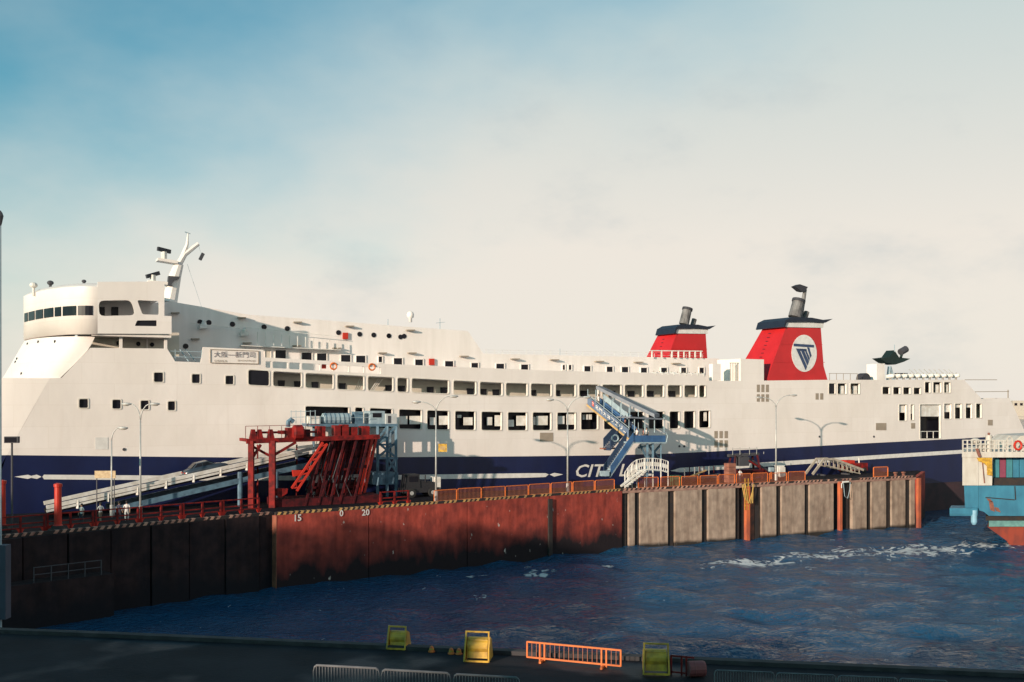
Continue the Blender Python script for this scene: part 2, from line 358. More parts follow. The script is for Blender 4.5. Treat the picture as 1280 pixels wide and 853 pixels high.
def text_part(name, body, m, parent, origin, right, up, width=None, height=None, shear=0.0, bold=0.0, local=False, kind=None):
    v, f = text_mesh(body, 1.0, shear, bold)
    if not v: return None
    x0 = min(q[0] for q in v); x1 = max(q[0] for q in v); y0 = min(q[1] for q in v); y1 = max(q[1] for q in v)
    right, up, origin = Vector(right), Vector(up), Vector(origin)
    kx = width / (x1 - x0) if width else height / (y1 - y0); ky = height / (y1 - y0) if height else kx
    mb = MB(); mb.add([origin + right * ((q[0] - x0) * kx) + up * ((q[1] - y0) * ky) for q in v], f)
    return mb.build(name, m, parent, local=local)

# ================================================================== SETTING
QZ = 6.7   # quay level above water
# ---- water: one sheet to the horizon, with real waves where the camera sees them close
def water_mat():
    m = bpy.data.materials.new('harbour_water'); m.use_nodes = True; t = m.node_tree; b = t.nodes['Principled BSDF']
    b.inputs['Roughness'].default_value = 0.14; b.inputs['IOR'].default_value = 1.33; b.inputs['Specular IOR Level'].default_value = 0.5
    g = t.nodes.new('ShaderNodeNewGeometry')
    def noise(sc, st, det=4.0, dist=0.0):
        ma = t.nodes.new('ShaderNodeMapping'); ma.inputs['Scale'].default_value = st; t.links.new(g.outputs['Position'], ma.inputs['Vector'])
        n = t.nodes.new('ShaderNodeTexNoise'); n.inputs['Scale'].default_value = sc; n.inputs['Detail'].default_value = det; n.inputs['Distortion'].default_value = dist
        t.links.new(ma.outputs[0], n.inputs['Vector']); return n.outputs['Fac']
    def math_(op, a, b2=None, c=None, clamp=False):
        n = t.nodes.new('ShaderNodeMath'); n.operation = op; n.use_clamp = clamp
        for i, q in enumerate((a, b2, c)):
            if q is None: continue
            if isinstance(q, (int, float)): n.inputs[i].default_value = q
            else: t.links.new(q, n.inputs[i])
        return n.outputs[0]
    sp = t.nodes.new('ShaderNodeSeparateXYZ'); t.links.new(g.outputs['Position'], sp.inputs[0]); X, Y = sp.outputs['X'], sp.outputs['Y']
    def blob(cx, cy, rx, ry, rot):
        ca, sa = math.cos(rot), math.sin(rot)
        dx = math_('SUBTRACT', X, cx); dy = math_('SUBTRACT', Y, cy)
        a = math_('DIVIDE', math_('ADD', math_('MULTIPLY', dx, ca), math_('MULTIPLY', dy, sa)), rx)
        bb = math_('DIVIDE', math_('SUBTRACT', math_('MULTIPLY', dy, ca), math_('MULTIPLY', dx, sa)), ry)
        r2 = math_('ADD', math_('MULTIPLY', a, a), math_('MULTIPLY', bb, bb))
        return math_('SUBTRACT', 1.0, r2, clamp=True)
    fo = None
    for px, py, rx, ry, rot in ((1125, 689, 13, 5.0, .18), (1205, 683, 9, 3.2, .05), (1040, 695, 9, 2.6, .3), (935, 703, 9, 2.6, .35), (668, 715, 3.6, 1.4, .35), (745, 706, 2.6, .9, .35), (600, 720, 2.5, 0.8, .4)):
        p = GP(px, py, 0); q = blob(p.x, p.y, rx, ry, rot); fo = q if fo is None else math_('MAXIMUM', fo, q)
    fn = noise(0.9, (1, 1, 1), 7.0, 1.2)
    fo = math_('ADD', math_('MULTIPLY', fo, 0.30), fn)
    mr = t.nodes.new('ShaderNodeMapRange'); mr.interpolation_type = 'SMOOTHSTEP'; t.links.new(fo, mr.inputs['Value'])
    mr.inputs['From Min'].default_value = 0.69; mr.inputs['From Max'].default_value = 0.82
    cm = t.nodes.new('ShaderNodeMix'); cm.data_type = 'RGBA'; t.links.new(mr.outputs[0], cm.inputs['Factor'])
    mud = t.nodes.new('ShaderNodeMix'); mud.data_type = 'RGBA'
    mud.inputs['A'].default_value = (0.005, 0.042, 0.108, 1); mud.inputs['B'].default_value = (0.014, 0.072, 0.145, 1)
    t.links.new(noise(0.10, (1, 1, 1)), mud.inputs['Factor'])
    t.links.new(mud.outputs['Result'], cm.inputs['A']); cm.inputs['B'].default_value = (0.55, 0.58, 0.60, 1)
    t.links.new(cm.outputs['Result'], b.inputs['Base Color'])
    rm = t.nodes.new('ShaderNodeMapRange'); t.links.new(mr.outputs[0], rm.inputs['Value']); rm.inputs['To Min'].default_value = 0.08; rm.inputs['To Max'].default_value = 0.7
    t.links.new(rm.outputs[0], b.inputs['Roughness'])
    h = math_('ADD', math_('MULTIPLY', noise(1.15, (1, 1.5, 1), 7.0, 0.8), 0.62), math_('MULTIPLY', noise(3.6, (1, 1.5, 1), 5.0, 0.6), 0.16))
    h = math_('ADD', h, math_('MULTIPLY', mr.outputs[0], 0.12))
    bu = t.nodes.new('ShaderNodeBump'); bu.inputs['Strength'].default_value = 0.85; bu.inputs['Distance'].default_value = 1.0
    t.links.new(h, bu.inputs['Height']); t.links.new(bu.outputs[0], b.inputs['Normal'])
    return m
def make_water():
    waves = []
    rnd = random.Random(5)
    for i in range(26):
        L = rnd.uniform(1.6, 9.0); a = rnd.gauss(R(70), R(38)); k = 2 * math.pi / L
        waves.append((k * math.cos(a), k * math.sin(a), rnd.uniform(0, 6.28), 0.0085 * L * rnd.uniform(.5, 1.2)))
    def hgt(x, y): return sum(A * math.sin(kx * x + ky * y + p) for kx, ky, p, A in waves)
    x0, x1, nx = -34.0, 92.0, 270; y0, y1, ny = 36.0, 150.0, 250
    mb = MB(); rows = []
    for j in range(ny + 1):
        y = y0 + (y1 - y0) * j / ny; row = []
        for i in range(nx + 1):
            x = x0 + (x1 - x0) * i / nx
            e = min(1.0, (x - x0) / 4, (x1 - x) / 4, (y - y0) / 4, (y1 - y) / 4)
            row.append((x, y, e * hgt(x, y)))
        rows.append(row)
    mb.strip(rows); B = 6000.0
    for a, b in (((-B, -B), (B, y0)), ((-B, y1), (B, B)), ((-B, y0), (x0, y1)), ((x1, y0), (B, y1))):
        mb.add([(a[0], a[1], 0), (b[0], a[1], 0), (b[0], b[1], 0), (a[0], b[1], 0)], [(0, 1, 2, 3)])
    o = mb.build('water', water_mat(), kind='structure', smooth=True)
    return o
make_water()

# ---- pier: near edge A-B-C, slanted end face, long side along the ship
EA, EB, EC = GP(345, 644.5, QZ), GP(778, 614, QZ), GP(1145, 597, QZ)
ED = Vector((61.4, 148.0, QZ))
LW0, LW1, LW2 = Vector((-22.1, 91.9, QZ)), Vector((-34.7, 80.4, QZ)), Vector((-62, 53, QZ))
def edge_pt(px, off=0.0):
    """point of the pier's near edge seen in photo column px, moved back by off"""
    u = (px - HX) / F
    for P, Q in ((EA, EB), (EB, EC)):
        dx, dy = Q.x - P.x, Q.y - P.y; t = (u * P.y - P.x) / (dx - u * dy)
        if t <= 1.0 or Q is EC:
            n = Vector((-dy, dx, 0)).normalized(); r = P.lerp(Q, t) + n * off; return r, math.atan2(dy, dx)
pier = thing('pier', 'long pier with rusty red wall and pale concrete wall beside the ferry', 'pier', (0, 110, 0))
back = [SW(1156, 590, -3.2), SW(60, 590, -3.2)]
far0 = Vector((60.6, 117.0 + .5317 * 60.6, QZ)); far1 = Vector((-70, 117.0 - .5317 * 70, QZ))
core = [EA, EB, EC, ED, far0, far1, Vector((-90, 70, QZ)), LW2, LW1, LW0]
nEA = Vector((-(EB - EA).y, (EB - EA).x, 0)).normalized(); nEB = Vector((-(EC - EB).y, (EC - EB).x, 0)).normalized()
corein = [EA + nEA * .55 + Vector((.3, 0, 0)), EB + (nEA + nEB) * .28, EC + nEB * .55 + Vector((-.5, 0, 0)), ED + Vector((-.6, 0, 0))] + core[4:]
mb = MB(); mb.prism([Vector((p.x, p.y, -2.0)) for p in corein], (0, 0, QZ - 0.004 + 2.0)); mb.build('pier_core', BLACK, pier)
deck = MB(); deck.prism([Vector((p.x, p.y, QZ - .02)) for p in corein], (0, 0, .024)); deck.build('deck', ASPH, pier)
# red steel wall in panels with joints
cuts = [345, 461, 584, 687, 778]
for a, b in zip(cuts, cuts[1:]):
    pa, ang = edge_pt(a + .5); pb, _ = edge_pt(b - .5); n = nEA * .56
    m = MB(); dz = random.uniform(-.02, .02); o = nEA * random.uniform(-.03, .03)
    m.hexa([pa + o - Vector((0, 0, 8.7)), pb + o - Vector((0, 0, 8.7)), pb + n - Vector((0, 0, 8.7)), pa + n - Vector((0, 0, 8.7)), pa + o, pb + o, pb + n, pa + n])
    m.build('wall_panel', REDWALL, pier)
# black joint strip and a few rubbing timbers on the red wall
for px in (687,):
    p, ang = edge_pt(px, -.08); m = MB(); m.rbox((p.x, p.y, 2.6), (.5, .3, 7.6), ang); m.build('dark_strip', BLACK, pier)
# concrete wall: proud panels between dark recesses, steel posts
conc = [(786.5, 793.5), (800.5, 835), (844, 877), (885.5, 919), (952.5, 970), (977.5, 1006), (1012.5, 1042), (1065.5, 1083), (1090, 1108), (1115, 1132), (1139, 1143.5)]
for a, b in conc:
    pa, _ = edge_pt(a); pb, _ = edge_pt(b); n = nEB * .62
    m = MB(); o = nEB * random.uniform(-.05, .05); B_ = Vector((0, 0, 8.7)); T_ = Vector((0, 0, .28))
    m.hexa([pa + o - B_, pb + o - B_, pb + n - B_, pa + n - B_, pa + o - T_, pb + o - T_, pb + n - T_, pa + n - T_]); m.build('concrete_panel', CONCW, pier)
pa, _ = edge_pt(778.5); pb, _ = edge_pt(1145)
m = MB(); m.hexa([pa - Vector((0, 0, .27)), pb - Vector((0, 0, .27)), pb + nEB * .7 - Vector((0, 0, .27)), pa + nEB * .7 - Vector((0, 0, .27)), pa - Vector((0, 0, .0)), pb, pb + nEB * .7, pa + nEB * .7])
m.build('coping', mat('coping_concrete', (0.36, 0.22, 0.17), (0.22, 0.12, 0.10), scale=1.4, rough=.9), pier)
for px, w in ((933, .55), (1049, .38), (1147, .5)):
    p, ang = edge_pt(px, -.12); m = MB(); m.rbox((p.x, p.y, 2.4), (w, .5, 8.4), ang); m.build('steel_post', mat('orange_post', (0.52, 0.13, 0.05), (0.30, 0.08, 0.05), scale=1.1, rough=.8, stretch=(1, 1, .4)), pier)
for a, b in ((936.5, 944), (1032, 1041.5)):
    if a > 1000: continue
    pa, _ = edge_pt(a, .2); pb, _ = edge_pt(b, .2); m = MB(); B_ = Vector((0, 0, 8.6)); T_ = Vector((0, 0, .3))
    m.hexa([pa - B_, pb - B_, pb + nEB * .4 - B_, pa + nEB * .4 - B_, pa - T_, pb - T_, pb + nEB * .4 - T_, pa + nEB * .4 - T_]); m.build('rusty_plate', RUST, pier)
# dark strips set into the recesses between the wall panels
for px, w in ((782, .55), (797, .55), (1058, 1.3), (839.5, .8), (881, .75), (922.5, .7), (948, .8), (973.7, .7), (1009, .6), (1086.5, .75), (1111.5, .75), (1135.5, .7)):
    p, ang = edge_pt(px, .42); m = MB(); m.rbox((p.x, p.y, 2.3), (w, .3, 8.2), ang); m.build('dark_strip', BLACK, pier)
# end face
m = MB(); n = (ED - EC).cross(Vector((0, 0, 1))).normalized()
m.hexa([EC - Vector((0, 0, 8.7)), ED - Vector((0, 0, 8.7)), ED - n * .5 - Vector((0, 0, 8.7)), EC - n * .5 - Vector((0, 0, 8.7)), EC - Vector((0, 0, .05)), ED - Vector((0, 0, .05)), ED - n * .5 - Vector((0, 0, .05)), EC - n * .5 - Vector((0, 0, .05))])
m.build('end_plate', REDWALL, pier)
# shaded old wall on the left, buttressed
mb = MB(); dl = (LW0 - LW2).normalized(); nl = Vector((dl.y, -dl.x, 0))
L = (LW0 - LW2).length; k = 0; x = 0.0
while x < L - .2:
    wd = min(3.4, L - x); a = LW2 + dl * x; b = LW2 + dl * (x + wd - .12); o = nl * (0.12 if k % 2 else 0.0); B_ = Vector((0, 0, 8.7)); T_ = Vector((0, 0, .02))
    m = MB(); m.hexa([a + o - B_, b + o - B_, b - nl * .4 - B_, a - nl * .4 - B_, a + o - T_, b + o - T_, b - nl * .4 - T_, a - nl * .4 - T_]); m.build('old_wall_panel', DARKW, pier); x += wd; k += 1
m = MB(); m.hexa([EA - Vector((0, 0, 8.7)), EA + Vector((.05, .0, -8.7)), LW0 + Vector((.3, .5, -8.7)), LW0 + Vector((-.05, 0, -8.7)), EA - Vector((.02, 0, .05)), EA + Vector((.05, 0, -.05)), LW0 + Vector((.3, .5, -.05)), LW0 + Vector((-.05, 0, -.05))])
m.build('corner_plate', mat('corner_rust', (0.30, 0.10, 0.06), (0.18, 0.06, 0.04), scale=1, rough=.8), pier)
# hazard kerb along the whole edge: low black kerb, slanted yellow blocks painted proud of it
def kerb(P, Q, step, off, colm, name):
    d = (Q - P); Ln = d.length; d.normalize(); n = Vector((-d.y, d.x, 0)); k = MB()
    k.hexa([P + n * off, Q + n * off, Q + n * (off + .35), P + n * (off + .35), P + n * off + Vector((0, 0, .26)), Q + n * off + Vector((0, 0, .26)), Q + n * (off + .35) + Vector((0, 0, .26)), P + n * (off + .35) + Vector((0, 0, .26))])
    ko = k.build('kerb', BLACK, pier); y = MB(); t = .1; rnd = random.Random(3)
    while t < Ln - step:
        a = P + d * t + n * (off - .012); b = P + d * (t + step * .5) + n * (off - .012); sh = d * step * .32
        if rnd.random() < .9:
            z0, z1 = Vector((0, 0, .015)), Vector((0, 0, .268))
            y.hexa([a + z0, b + z0, b + n * .36 + z0, a + n * .36 + z0, a + sh + z1, b + sh + z1, b + sh + n * .36 + z1, a + sh + n * .36 + z1])
        t += step
    y.build('hazard_stripes', colm, ko, kind='stuff')
HZ = mat('hazard_paint', (0.62, 0.36, 0.12), (0.34, 0.19, 0.09), scale=2.0, rough=.8)
HZ2 = mat('hazard_paint_worn', (0.52, 0.30, 0.22), (0.24, 0.11, 0.09), scale=1.6, rough=.8)
kerb(EA, EB, .56, .02, HZ, 'kerb'); kerb(EB, EC, .62, .02, HZ2, 'kerb'); kerb(LW1 - dl * 9, LW0, .6, .05, HZ2, 'kerb')
# depth marks painted on the wall
for px, py, tx in ((368, 652, '15'), (424, 646, '0'), (452, 645, '20')):
    p, ang = edge_pt(px, -.07); z = CZ - (py - HY) / F * p.y
    text_part('depth_mark', tx, STRIPE, pier, (p.x, p.y, z), (math.cos(ang), math.sin(ang), 0), (0, 0, 1), height=.62, bold=.02)

# ---- near quay apron and the land on the left, one sheet
land = [Vector((90, 27.5, 0)), Vector((19.4, 38.0, 0)), Vector((-9.4, 43.0, 0)), Vector((-19, 44.6, 0)), Vector((-32, 46.5, 0)), Vector((-50, 48, 0)), Vector((-63, 52, 0)), Vector((-260, 60, 0)), Vector((-260, -120, 0)), Vector((90, -120, 0))]
mb = MB(); mb.prism([p + Vector((0, 0, -2)) for p in land], (0, 0, QZ + 2 - .01)); QG = mat('quay_asphalt', (0.018, 0.017, 0.022), (0.008, 0.0075, 0.011), scale=0.35, rough=0.9, bump=0.3, bscale=6, spec=0.25, detail=8)
_t = QG.node_tree; _n = _t.nodes.new('ShaderNodeTexNoise'); _n.inputs['Scale'].default_value = .22; _n.inputs['Detail'].default_value = 3; _c = [q for q in _t.nodes if q.type == 'TEX_COORD'][0]; _t.links.new(_c.outputs['Object'], _n.inputs['Vector'])
_r = _t.nodes.new('ShaderNodeMapRange'); _t.links.new(_n.outputs['Fac'], _r.inputs['Value']); _r.inputs['From Min'].default_value = .55; _r.inputs['From Max'].default_value = .66; _r.inputs['To Min'].default_value = .9; _r.inputs['To Max'].default_value = .55
_t.links.new(_r.outputs[0], _t.nodes['Principled BSDF'].inputs['Roughness'])
g = mb.build('quay_ground', QG, kind='structure')
mb = MB(); pl = land[0:6]
for a, b in zip(pl, pl[1:]):
    d = (b - a).normalized(); n = Vector((d.y, -d.x, 0)) * -1
    z0, z1 = Vector((0, 0, QZ - .4)), Vector((0, 0, QZ + .16)); o = n * -.03
    mb.hexa([a + o * -1 + z0, b + o * -1 + z0, b - n * .4 + z0, a - n * .4 + z0, a + o * -1 + z1, b + o * -1 + z1, b - n * .4 + z1, a - n * .4 + z1])
mb.build('quay_kerb', mat('kerb_concrete', (0.05, 0.046, 0.05), (0.03, 0.028, 0.03), scale=1.2, rough=.9), g)

# ---- buildings behind the photographer whose shadows lie over the near quay and the left wall
def block_building(name, label, x0, x1, y0, y1, h, roofbits):
    t = thing(name, label, 'building', ((x0 + x1) / 2, (y0 + y1) / 2, QZ - .01))
    MB().box((x0, y0, QZ - .01), (x1, y1, h)).build('wall', CONC_B, t)
    n = int((x1 - x0) / 5); fl = int((h - QZ) / 3.6)
    for f in range(fl):
        m = MB(); m.box((x0 + 1, y1 + .01, QZ + 1.2 + f * 3.6), (x1 - 1, y1 + .07, QZ + 2.7 + f * 3.6)); m.build('window_band', GLASS, t)
    for a, b, c, d, hh in roofbits: MB().box((a, c, h), (b, d, h + hh)).build('roof_shade_block', CONC_B, t)
    return t
block_building('office_building', 'tall concrete office block left of and behind the viewpoint', -165, -79, -40, -5, 31.2, [(-93, -91, -9, -6, 1.5), (-88, -86, -9, -6, 2.2), (-84, -82.5, -9, -6, 1.2), (-150, -110, -30, -12, 3)])
block_building('terminal_building', 'low concrete terminal building behind the viewpoint', -76, 46, -34, -5.5, 18.55, [(-75, -38.6, -9, -6, 2.4), (-28.7, 40, -9, -6, 2.2)])  # unseen roof blocks, shaped to shade the outer drums and leave a sunlit gap

# ================================================================== FERRY
ferry = thing('ferry', 'huge white car ferry with navy hull and two red funnels moored along the pier', 'ferry', (0, Y0, 0), TH)
def fb(mb, name, m, parent=None, **k): return mb.build(name, m, parent or ferry, local=True, **k)
def sz(px, py, w=0.0): q = SL(px, py, w); return (q.x, q.z)
BEAM = 26.0
def prism_w(poly, w0, w1): return MB().prism([(p[0], w0, p[1]) for p in poly], (0, w1 - w0, 0))
BT = [(0, 569), (150, 570.6), (290, 572), (497, 571.6), (660, 570.6), (760, 569.4), (827, 567.6), (890, 564.6), (980, 560), (1100, 553.5), (1200, 548.5), (1285, 543.5)]
def bt(px): return lerp_tab(BT, px)
btpx = [20, 60, 120, 200, 290, 400, 497, 580, 660, 760, 827, 890, 940, 980, 1040, 1100, 1150, 1200, 1245, 1283]
btline = [sz(p, bt(p)) for p in btpx]
# knuckle where the flat side turns into the bow
def kn(py): return 62 + (473 - py) * 39 / 70 * -1 * -1 if False else 62 - (py - 473) * 39 / 70.0
KT = (62, 473); kb = sz(kn(bt(10)), bt(10))
outline = [sz(*KT), sz(77, 472.5), sz(113, 435), sz(209, 436), sz(219, 452), sz(251, 453.2), sz(254, 434), sz(329.5, 437.5), sz(330, 447),
           sz(405, 451), sz(480, 455), sz(600, 460), sz(690, 463.5), sz(800, 466), sz(880, 468), sz(883, 476.5), sz(957, 476), sz(1036, 475), sz(1205, 475), sz(1227, 499), sz(1262, 498), (btline[-1][0], sz(1283, bt(1283))[1])]
outline += list(reversed(btline[1:-1])) + [kb]
UT = [(310, 462.5), (400, 467.6), (520, 473.4), (620, 478.6), (700, 480.5), (780, 481.4), (885, 482)]
UH = [(310, 18.6), (400, 18), (520, 17.3), (620, 16), (700, 15.3), (885, 14.6)]
UX = [(310.5, 336.5), (341.5, 377), (382, 416.7), (421.7, 455), (460, 491.3), (496.8, 509.7), (514.8, 561), (567, 595), (600, 628), (632.5, 659.3), (663.7, 689.5), (694.6, 719.5), (724, 748), (753, 776.7), (781, 804), (808, 830), (834.6, 851.5), (855.5, 870.5), (874, 882)]
LT = [(380, 508), (440, 509.4), (500, 512), (560, 514), (640, 515.7), (700, 516), (850, 514.6), (890, 513.4)]
LH = [(380, 24.5), (500, 24), (640, 22.4), (740, 21.3), (890, 21)]
LX = [(381.8, 436.2), (444, 454), (462.4, 490.4), (499, 527), (534, 561), (569, 594), (602, 627), (635, 658.6), (666, 689), (696.7, 719.5), (726.4, 747.6), (755, 777), (784, 805), (811, 830), (837, 849.3), (855, 868.5), (874, 887.5)]
def quad_row(T, H, x0, x1, w=0.0):
    return [sz(x0, lerp_tab(T, x0), w), sz(x1, lerp_tab(T, x1), w), sz(x1, lerp_tab(T, x1) + lerp_tab(H, x1), w), sz(x0, lerp_tab(T, x0) + lerp_tab(H, x0), w)]
holes = []; 
for a, b in UX: holes.append(rrect(quad_row(UT, UH, a, b), .25))
for a, b in LX: holes.append(rrect(quad_row(LT, LH, a, b), .2))
PORT = [(192.5, 466, 204, 477.6), (240, 468, 250, 479), (282, 470, 292, 480.5), (99, 499, 110, 510), (140.6, 500, 151, 511), (176, 501, 186, 512), (210, 502, 219, 513)]
AFT = [(1036, 479.6, 1044, 492.5), (1047, 479.6, 1058, 492.6), (1063, 479.6, 1074.6, 492.6), (1103, 484, 1112.5, 492.7), (1116.4, 484.3, 1125.3, 492.8), (1129, 484.6, 1138, 492.8), (1142, 485, 1151, 492.8),
       (1156, 478, 1163, 491), (1166.4, 478, 1176.6, 491), (1180, 478, 1188, 491), (1123.7, 506, 1133, 526), (1138, 506, 1142.2, 525.3), (1150, 506, 1175.6, 548.4), (1180, 505, 1189, 523.6), (1193.6, 505, 1202, 523.4), (1207, 505, 1215, 523), (1220, 505, 1227, 522.5)]
for q in PORT + AFT: holes.append(rrect(pxquad(*q), .14))
GAPS = [(332, 339), (341, 359.5), (361.5, 375.5), (377.5, 400), (402, 416), (418, 436), (438, 455), (457, 476)]
def gap_y(x): return 451.3 + (x - 330) * .0565
for a, b in GAPS: holes.append(rrect([sz(a, gap_y(a)), sz(b, gap_y(b)), sz(b, gap_y(b) + 8.2), sz(a, gap_y(a) + 8.4)], .08, 1))
side = MB(); plate(side, outline, holes, 0.0, 0.30); fb(side, 'side_plating', WHITE)
def grow(loop, e):
    c = sum((Vector(p) for p in loop), Vector((0, 0))) / len(loop); xs_ = [p[0] for p in loop]; zs_ = [p[1] for p in loop]; hw, hh = (max(xs_) - min(xs_)) / 2, (max(zs_) - min(zs_)) / 2
    return [(c.x + (p[0] - c.x) * (1 + e / hw), c.y + (p[1] - c.y) * (1 + e / hh)) for p in loop]
RIM = mat('rim_paint', (0.70, 0.66, 0.60), (0.60, 0.55, 0.48), scale=1.2, rough=.5)
for lp_ in holes[:len(UX) + len(LX) + len(PORT) + len(AFT)]:
    m = MB(); plate(m, grow(lp_, .10), [lp_], -.05, .06); fb(m, 'opening_rim', RIM)
# navy lower hull with sheer line, boot topping with the pier's shade painted in, starboard side, transom, decks
sb = btline[-1][0]
low = list(reversed(btline[1:])); bot_s = sz(kn(700), 700)[0]
lowpoly = [(sb - .6, 4.3)] + [(btline[-1][0], btline[-1][1])] + list(reversed(btline[1:-1])) + [kb] + [(sz(kn(630), 630)[0], 4.3)]
mb = MB(); plate(mb, lowpoly, [], 0.0, .3); fb(mb, 'lower_hull', NAVY)
mb = MB(); plate(mb, [(sb - .6, 4.29), (sz(kn(630), 630)[0], 4.29), (sz(kn(700), 700)[0], -1.5), (sb - 3.5, -1.5)], [], 0.02, .3); fb(mb, 'boot_and_shade', BOOT)
star = [outline[0], outline[2], outline[3], outline[7], outline[14], outline[15], outline[18], outline[19], outline[20], outline[21]] + list(reversed(btline[1:-1])) + [kb]
mb = MB(); plate(mb, star, [], BEAM - .3, .3); fb(mb, 'starboard_plating', WHITE)
mb = MB(); plate(mb, lowpoly, [], BEAM - .3, .3); fb(mb, 'starboard_lower_hull', NAVY)
mb = MB(); e = outline[20]; f_ = btline[-1]
mb.add([(e[0], .2, e[1]), (e[0], BEAM - .2, e[1]), (f_[0], BEAM - .2, f_[1]), (f_[0], .2, f_[1])], [(0, 1, 2, 3)]); fb(mb, 'transom', WHITE)
mb = MB(); mb.add([(f_[0], .2, f_[1]), (f_[0], BEAM - .2, f_[1]), (sb - 3.5, BEAM - .2, -1.5), (sb - 3.5, .2, -1.5)], [(0, 1, 2, 3)]); fb(mb, 'transom', NAVY)
def slab(pts, th, w0, w1, name, m):
    fb(prism_w(pts + [(p[0], p[1] - th) for p in reversed(pts)], w0, w1), name, m)
DKM = mat('deck_paint', (0.22, 0.26, 0.25), (0.17, 0.2, 0.2), rough=.8)
slab([sz(p, lerp_tab(UT, p) - 1.2) for p in (300, 400, 520, 620, 700, 780, 884)], .18, .305, BEAM - .305, 'deck', WHITE)
slab([sz(p, lerp_tab(UT, p) + lerp_tab(UH, p) + 1.0) for p in (300, 400, 520, 620, 700, 780, 884)], .18, .305, BEAM - .305, 'deck', DKM)
slab([sz(70, 472), sz(113, 470), sz(300, 465)], .2, .305, BEAM - .305, 'deck', DKM)
slab([sz(883, 477.6), sz(957, 477), sz(1036, 476), sz(1204, 476)], .2, .305, BEAM - .305, 'deck', DKM)
slab([sz(1205, 501.5), sz(1261, 500.5)], .2, .305, BEAM - .305, 'deck', DKM)
# promenade inner bulkhead with its dark windows
bh = [sz(p, lerp_tab(UT, p) - 2.4, 2.4) for p in (300, 400, 520, 620, 700, 780, 900)]; bl = [sz(p, lerp_tab(UT, p) + 19, 2.4) for p in (900, 780, 700, 620, 520, 400, 300)]
fb(prism_w(bh + bl, 2.4, 2.6), 'promenade_bulkhead', INNER)
for px in (352, 372, 394, 428, 486, 502, 538, 555, 588, 604, 620, 666, 696, 730, 765, 789, 813, 840):
    y1 = lerp_tab(UT, px) + lerp_tab(UH, px); q = [SL(px - 4.4, y1 - 7.6, 2.3), SL(px + 4.4, y1 - 7.6, 2.3), SL(px + 3.6, y1 + 2, 2.3), SL(px - 3.6, y1 + 2, 2.3)]
    fb(MB().prism(q, (0, .1, 0)), 'window', GLASS)
fb(MB().prism([Vector((p[0], .10, p[1])) for p in quad_row(UT, UH, 309, 338, .1)], (0, .06, 0)), 'window', GLASS)
# promenade stairs seen through two openings
for a, b in ((443, 452), (462, 476)):
    m = MB()
    for k in range(3): m.beam(SL(a + k * 2, 490, 1.6), SL(b + k * 3, 469, 1.6), .07)
    fb(m, 'stair_rail', WPAINT)
# lower row: dark car-deck windows behind the cut-outs, pale inner frames
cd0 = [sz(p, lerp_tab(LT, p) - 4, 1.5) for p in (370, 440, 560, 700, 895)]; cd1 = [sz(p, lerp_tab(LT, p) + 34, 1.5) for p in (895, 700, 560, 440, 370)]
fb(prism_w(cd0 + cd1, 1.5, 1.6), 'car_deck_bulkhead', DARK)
fr = {3: [(.0, .36, .35, .78), (.46, .97, .35, .78)], 4: [(.12, .42, .38, .78), (.55, .98, .3, .78)], 5: [(.1, .3, .2, .36), (.42, .86, .34, .76)], 6: [(.26, .52, .3, .74), (.66, .98, .2, .8)], 7: [(.0, .3, .42, .8), (.45, .97, .2, .75)], 8: [(.2, .8, .2, .72), (.02, .14, .25, .7)],
      9: [(.02, .38, .2, .66), (.5, .98, .05, .7)], 10: [(.08, .2, .12, .42), (.28, .4, .12, .42), (.46, .62, .12, .42)], 11: [(.2, .3, .1, .5)], 16: [(.42, .68, .05, .6)]}
for i, (a, b) in enumerate(LX):
    q = quad_row(LT, LH, a, b, .45)
    fb(MB().prism([(p[0], 1.1, p[1]) for p in quad_row(LT, LH, a - 1.5, b + 1.5, 1.1)], (0, .08, 0)), 'window', GLASS)
    for x0, x1, y0, y1 in fr.get(i, []):
        def P(x, y): return Vector((q[0][0] + (q[1][0] - q[0][0]) * x, .42, q[0][1] + (q[3][1] - q[0][1]) * y))
        fb(MB().prism([P(x0, y0), P(x1, y0), P(x1, y1), P(x0, y1)], (0, .08, 0)), 'inner_frame', WPAINT)
for q in PORT: fb(MB().prism([Vector((p[0], .14, p[1])) for p in pxquad(q[0] - .6, q[1] - .6, q[2] + .6, q[3] + .6, .14)], (0, .08, 0)), 'window', GLASS)
for i, q in enumerate(AFT):
    w = .16 if i in (0,) else .9
    fb(MB().prism([Vector((p[0], w + (.6 if w > .5 else 0), p[1])) for p in pxquad(q[0] - 2, q[1] - 2, q[2] + 3, q[3] + 2, w)], (0, .08, 0)), 'window', GLASS if i not in (2, 9, 16) else INNER)
    if i in (1, 2, 8, 9): fb(MB().prism([Vector((p[0], .5, p[1])) for p in pxquad(q[0] + 3, q[1] + 3, q[2] - 3, q[3], .5)], (0, .1, 0)), 'inner_frame', WPAINT)
    if i in (10, 11, 13, 14, 15): 
        fr_ = {10: .5, 11: .6, 13: .55, 14: .25, 15: .25}[i]
        fb(MB().prism([Vector((p[0], .35, p[1])) for p in pxquad(q[0] - 1, q[1] - 1, q[2] + 1.5, q[1] + (q[3] - q[1]) * fr_, .35)], (0, .1, 0)), 'blind', WPAINT)
fb(MB().prism([Vector((p[0], .2, p[1])) for p in pxquad(1149.5, 505.5, 1176, 520.8, .2)], (0, .1, 0)), 'door_header', WPAINT)
m = MB()
for k in range(4): m.beam(SL(1151 + k * 7.8, 548, .15), SL(1151 + k * 7.8, 539.5, .15), .08)
m.beam(SL(1150, 539.5, .15), SL(1175.5, 539.3, .15), .08); fb(m, 'door_rail', WPAINT)
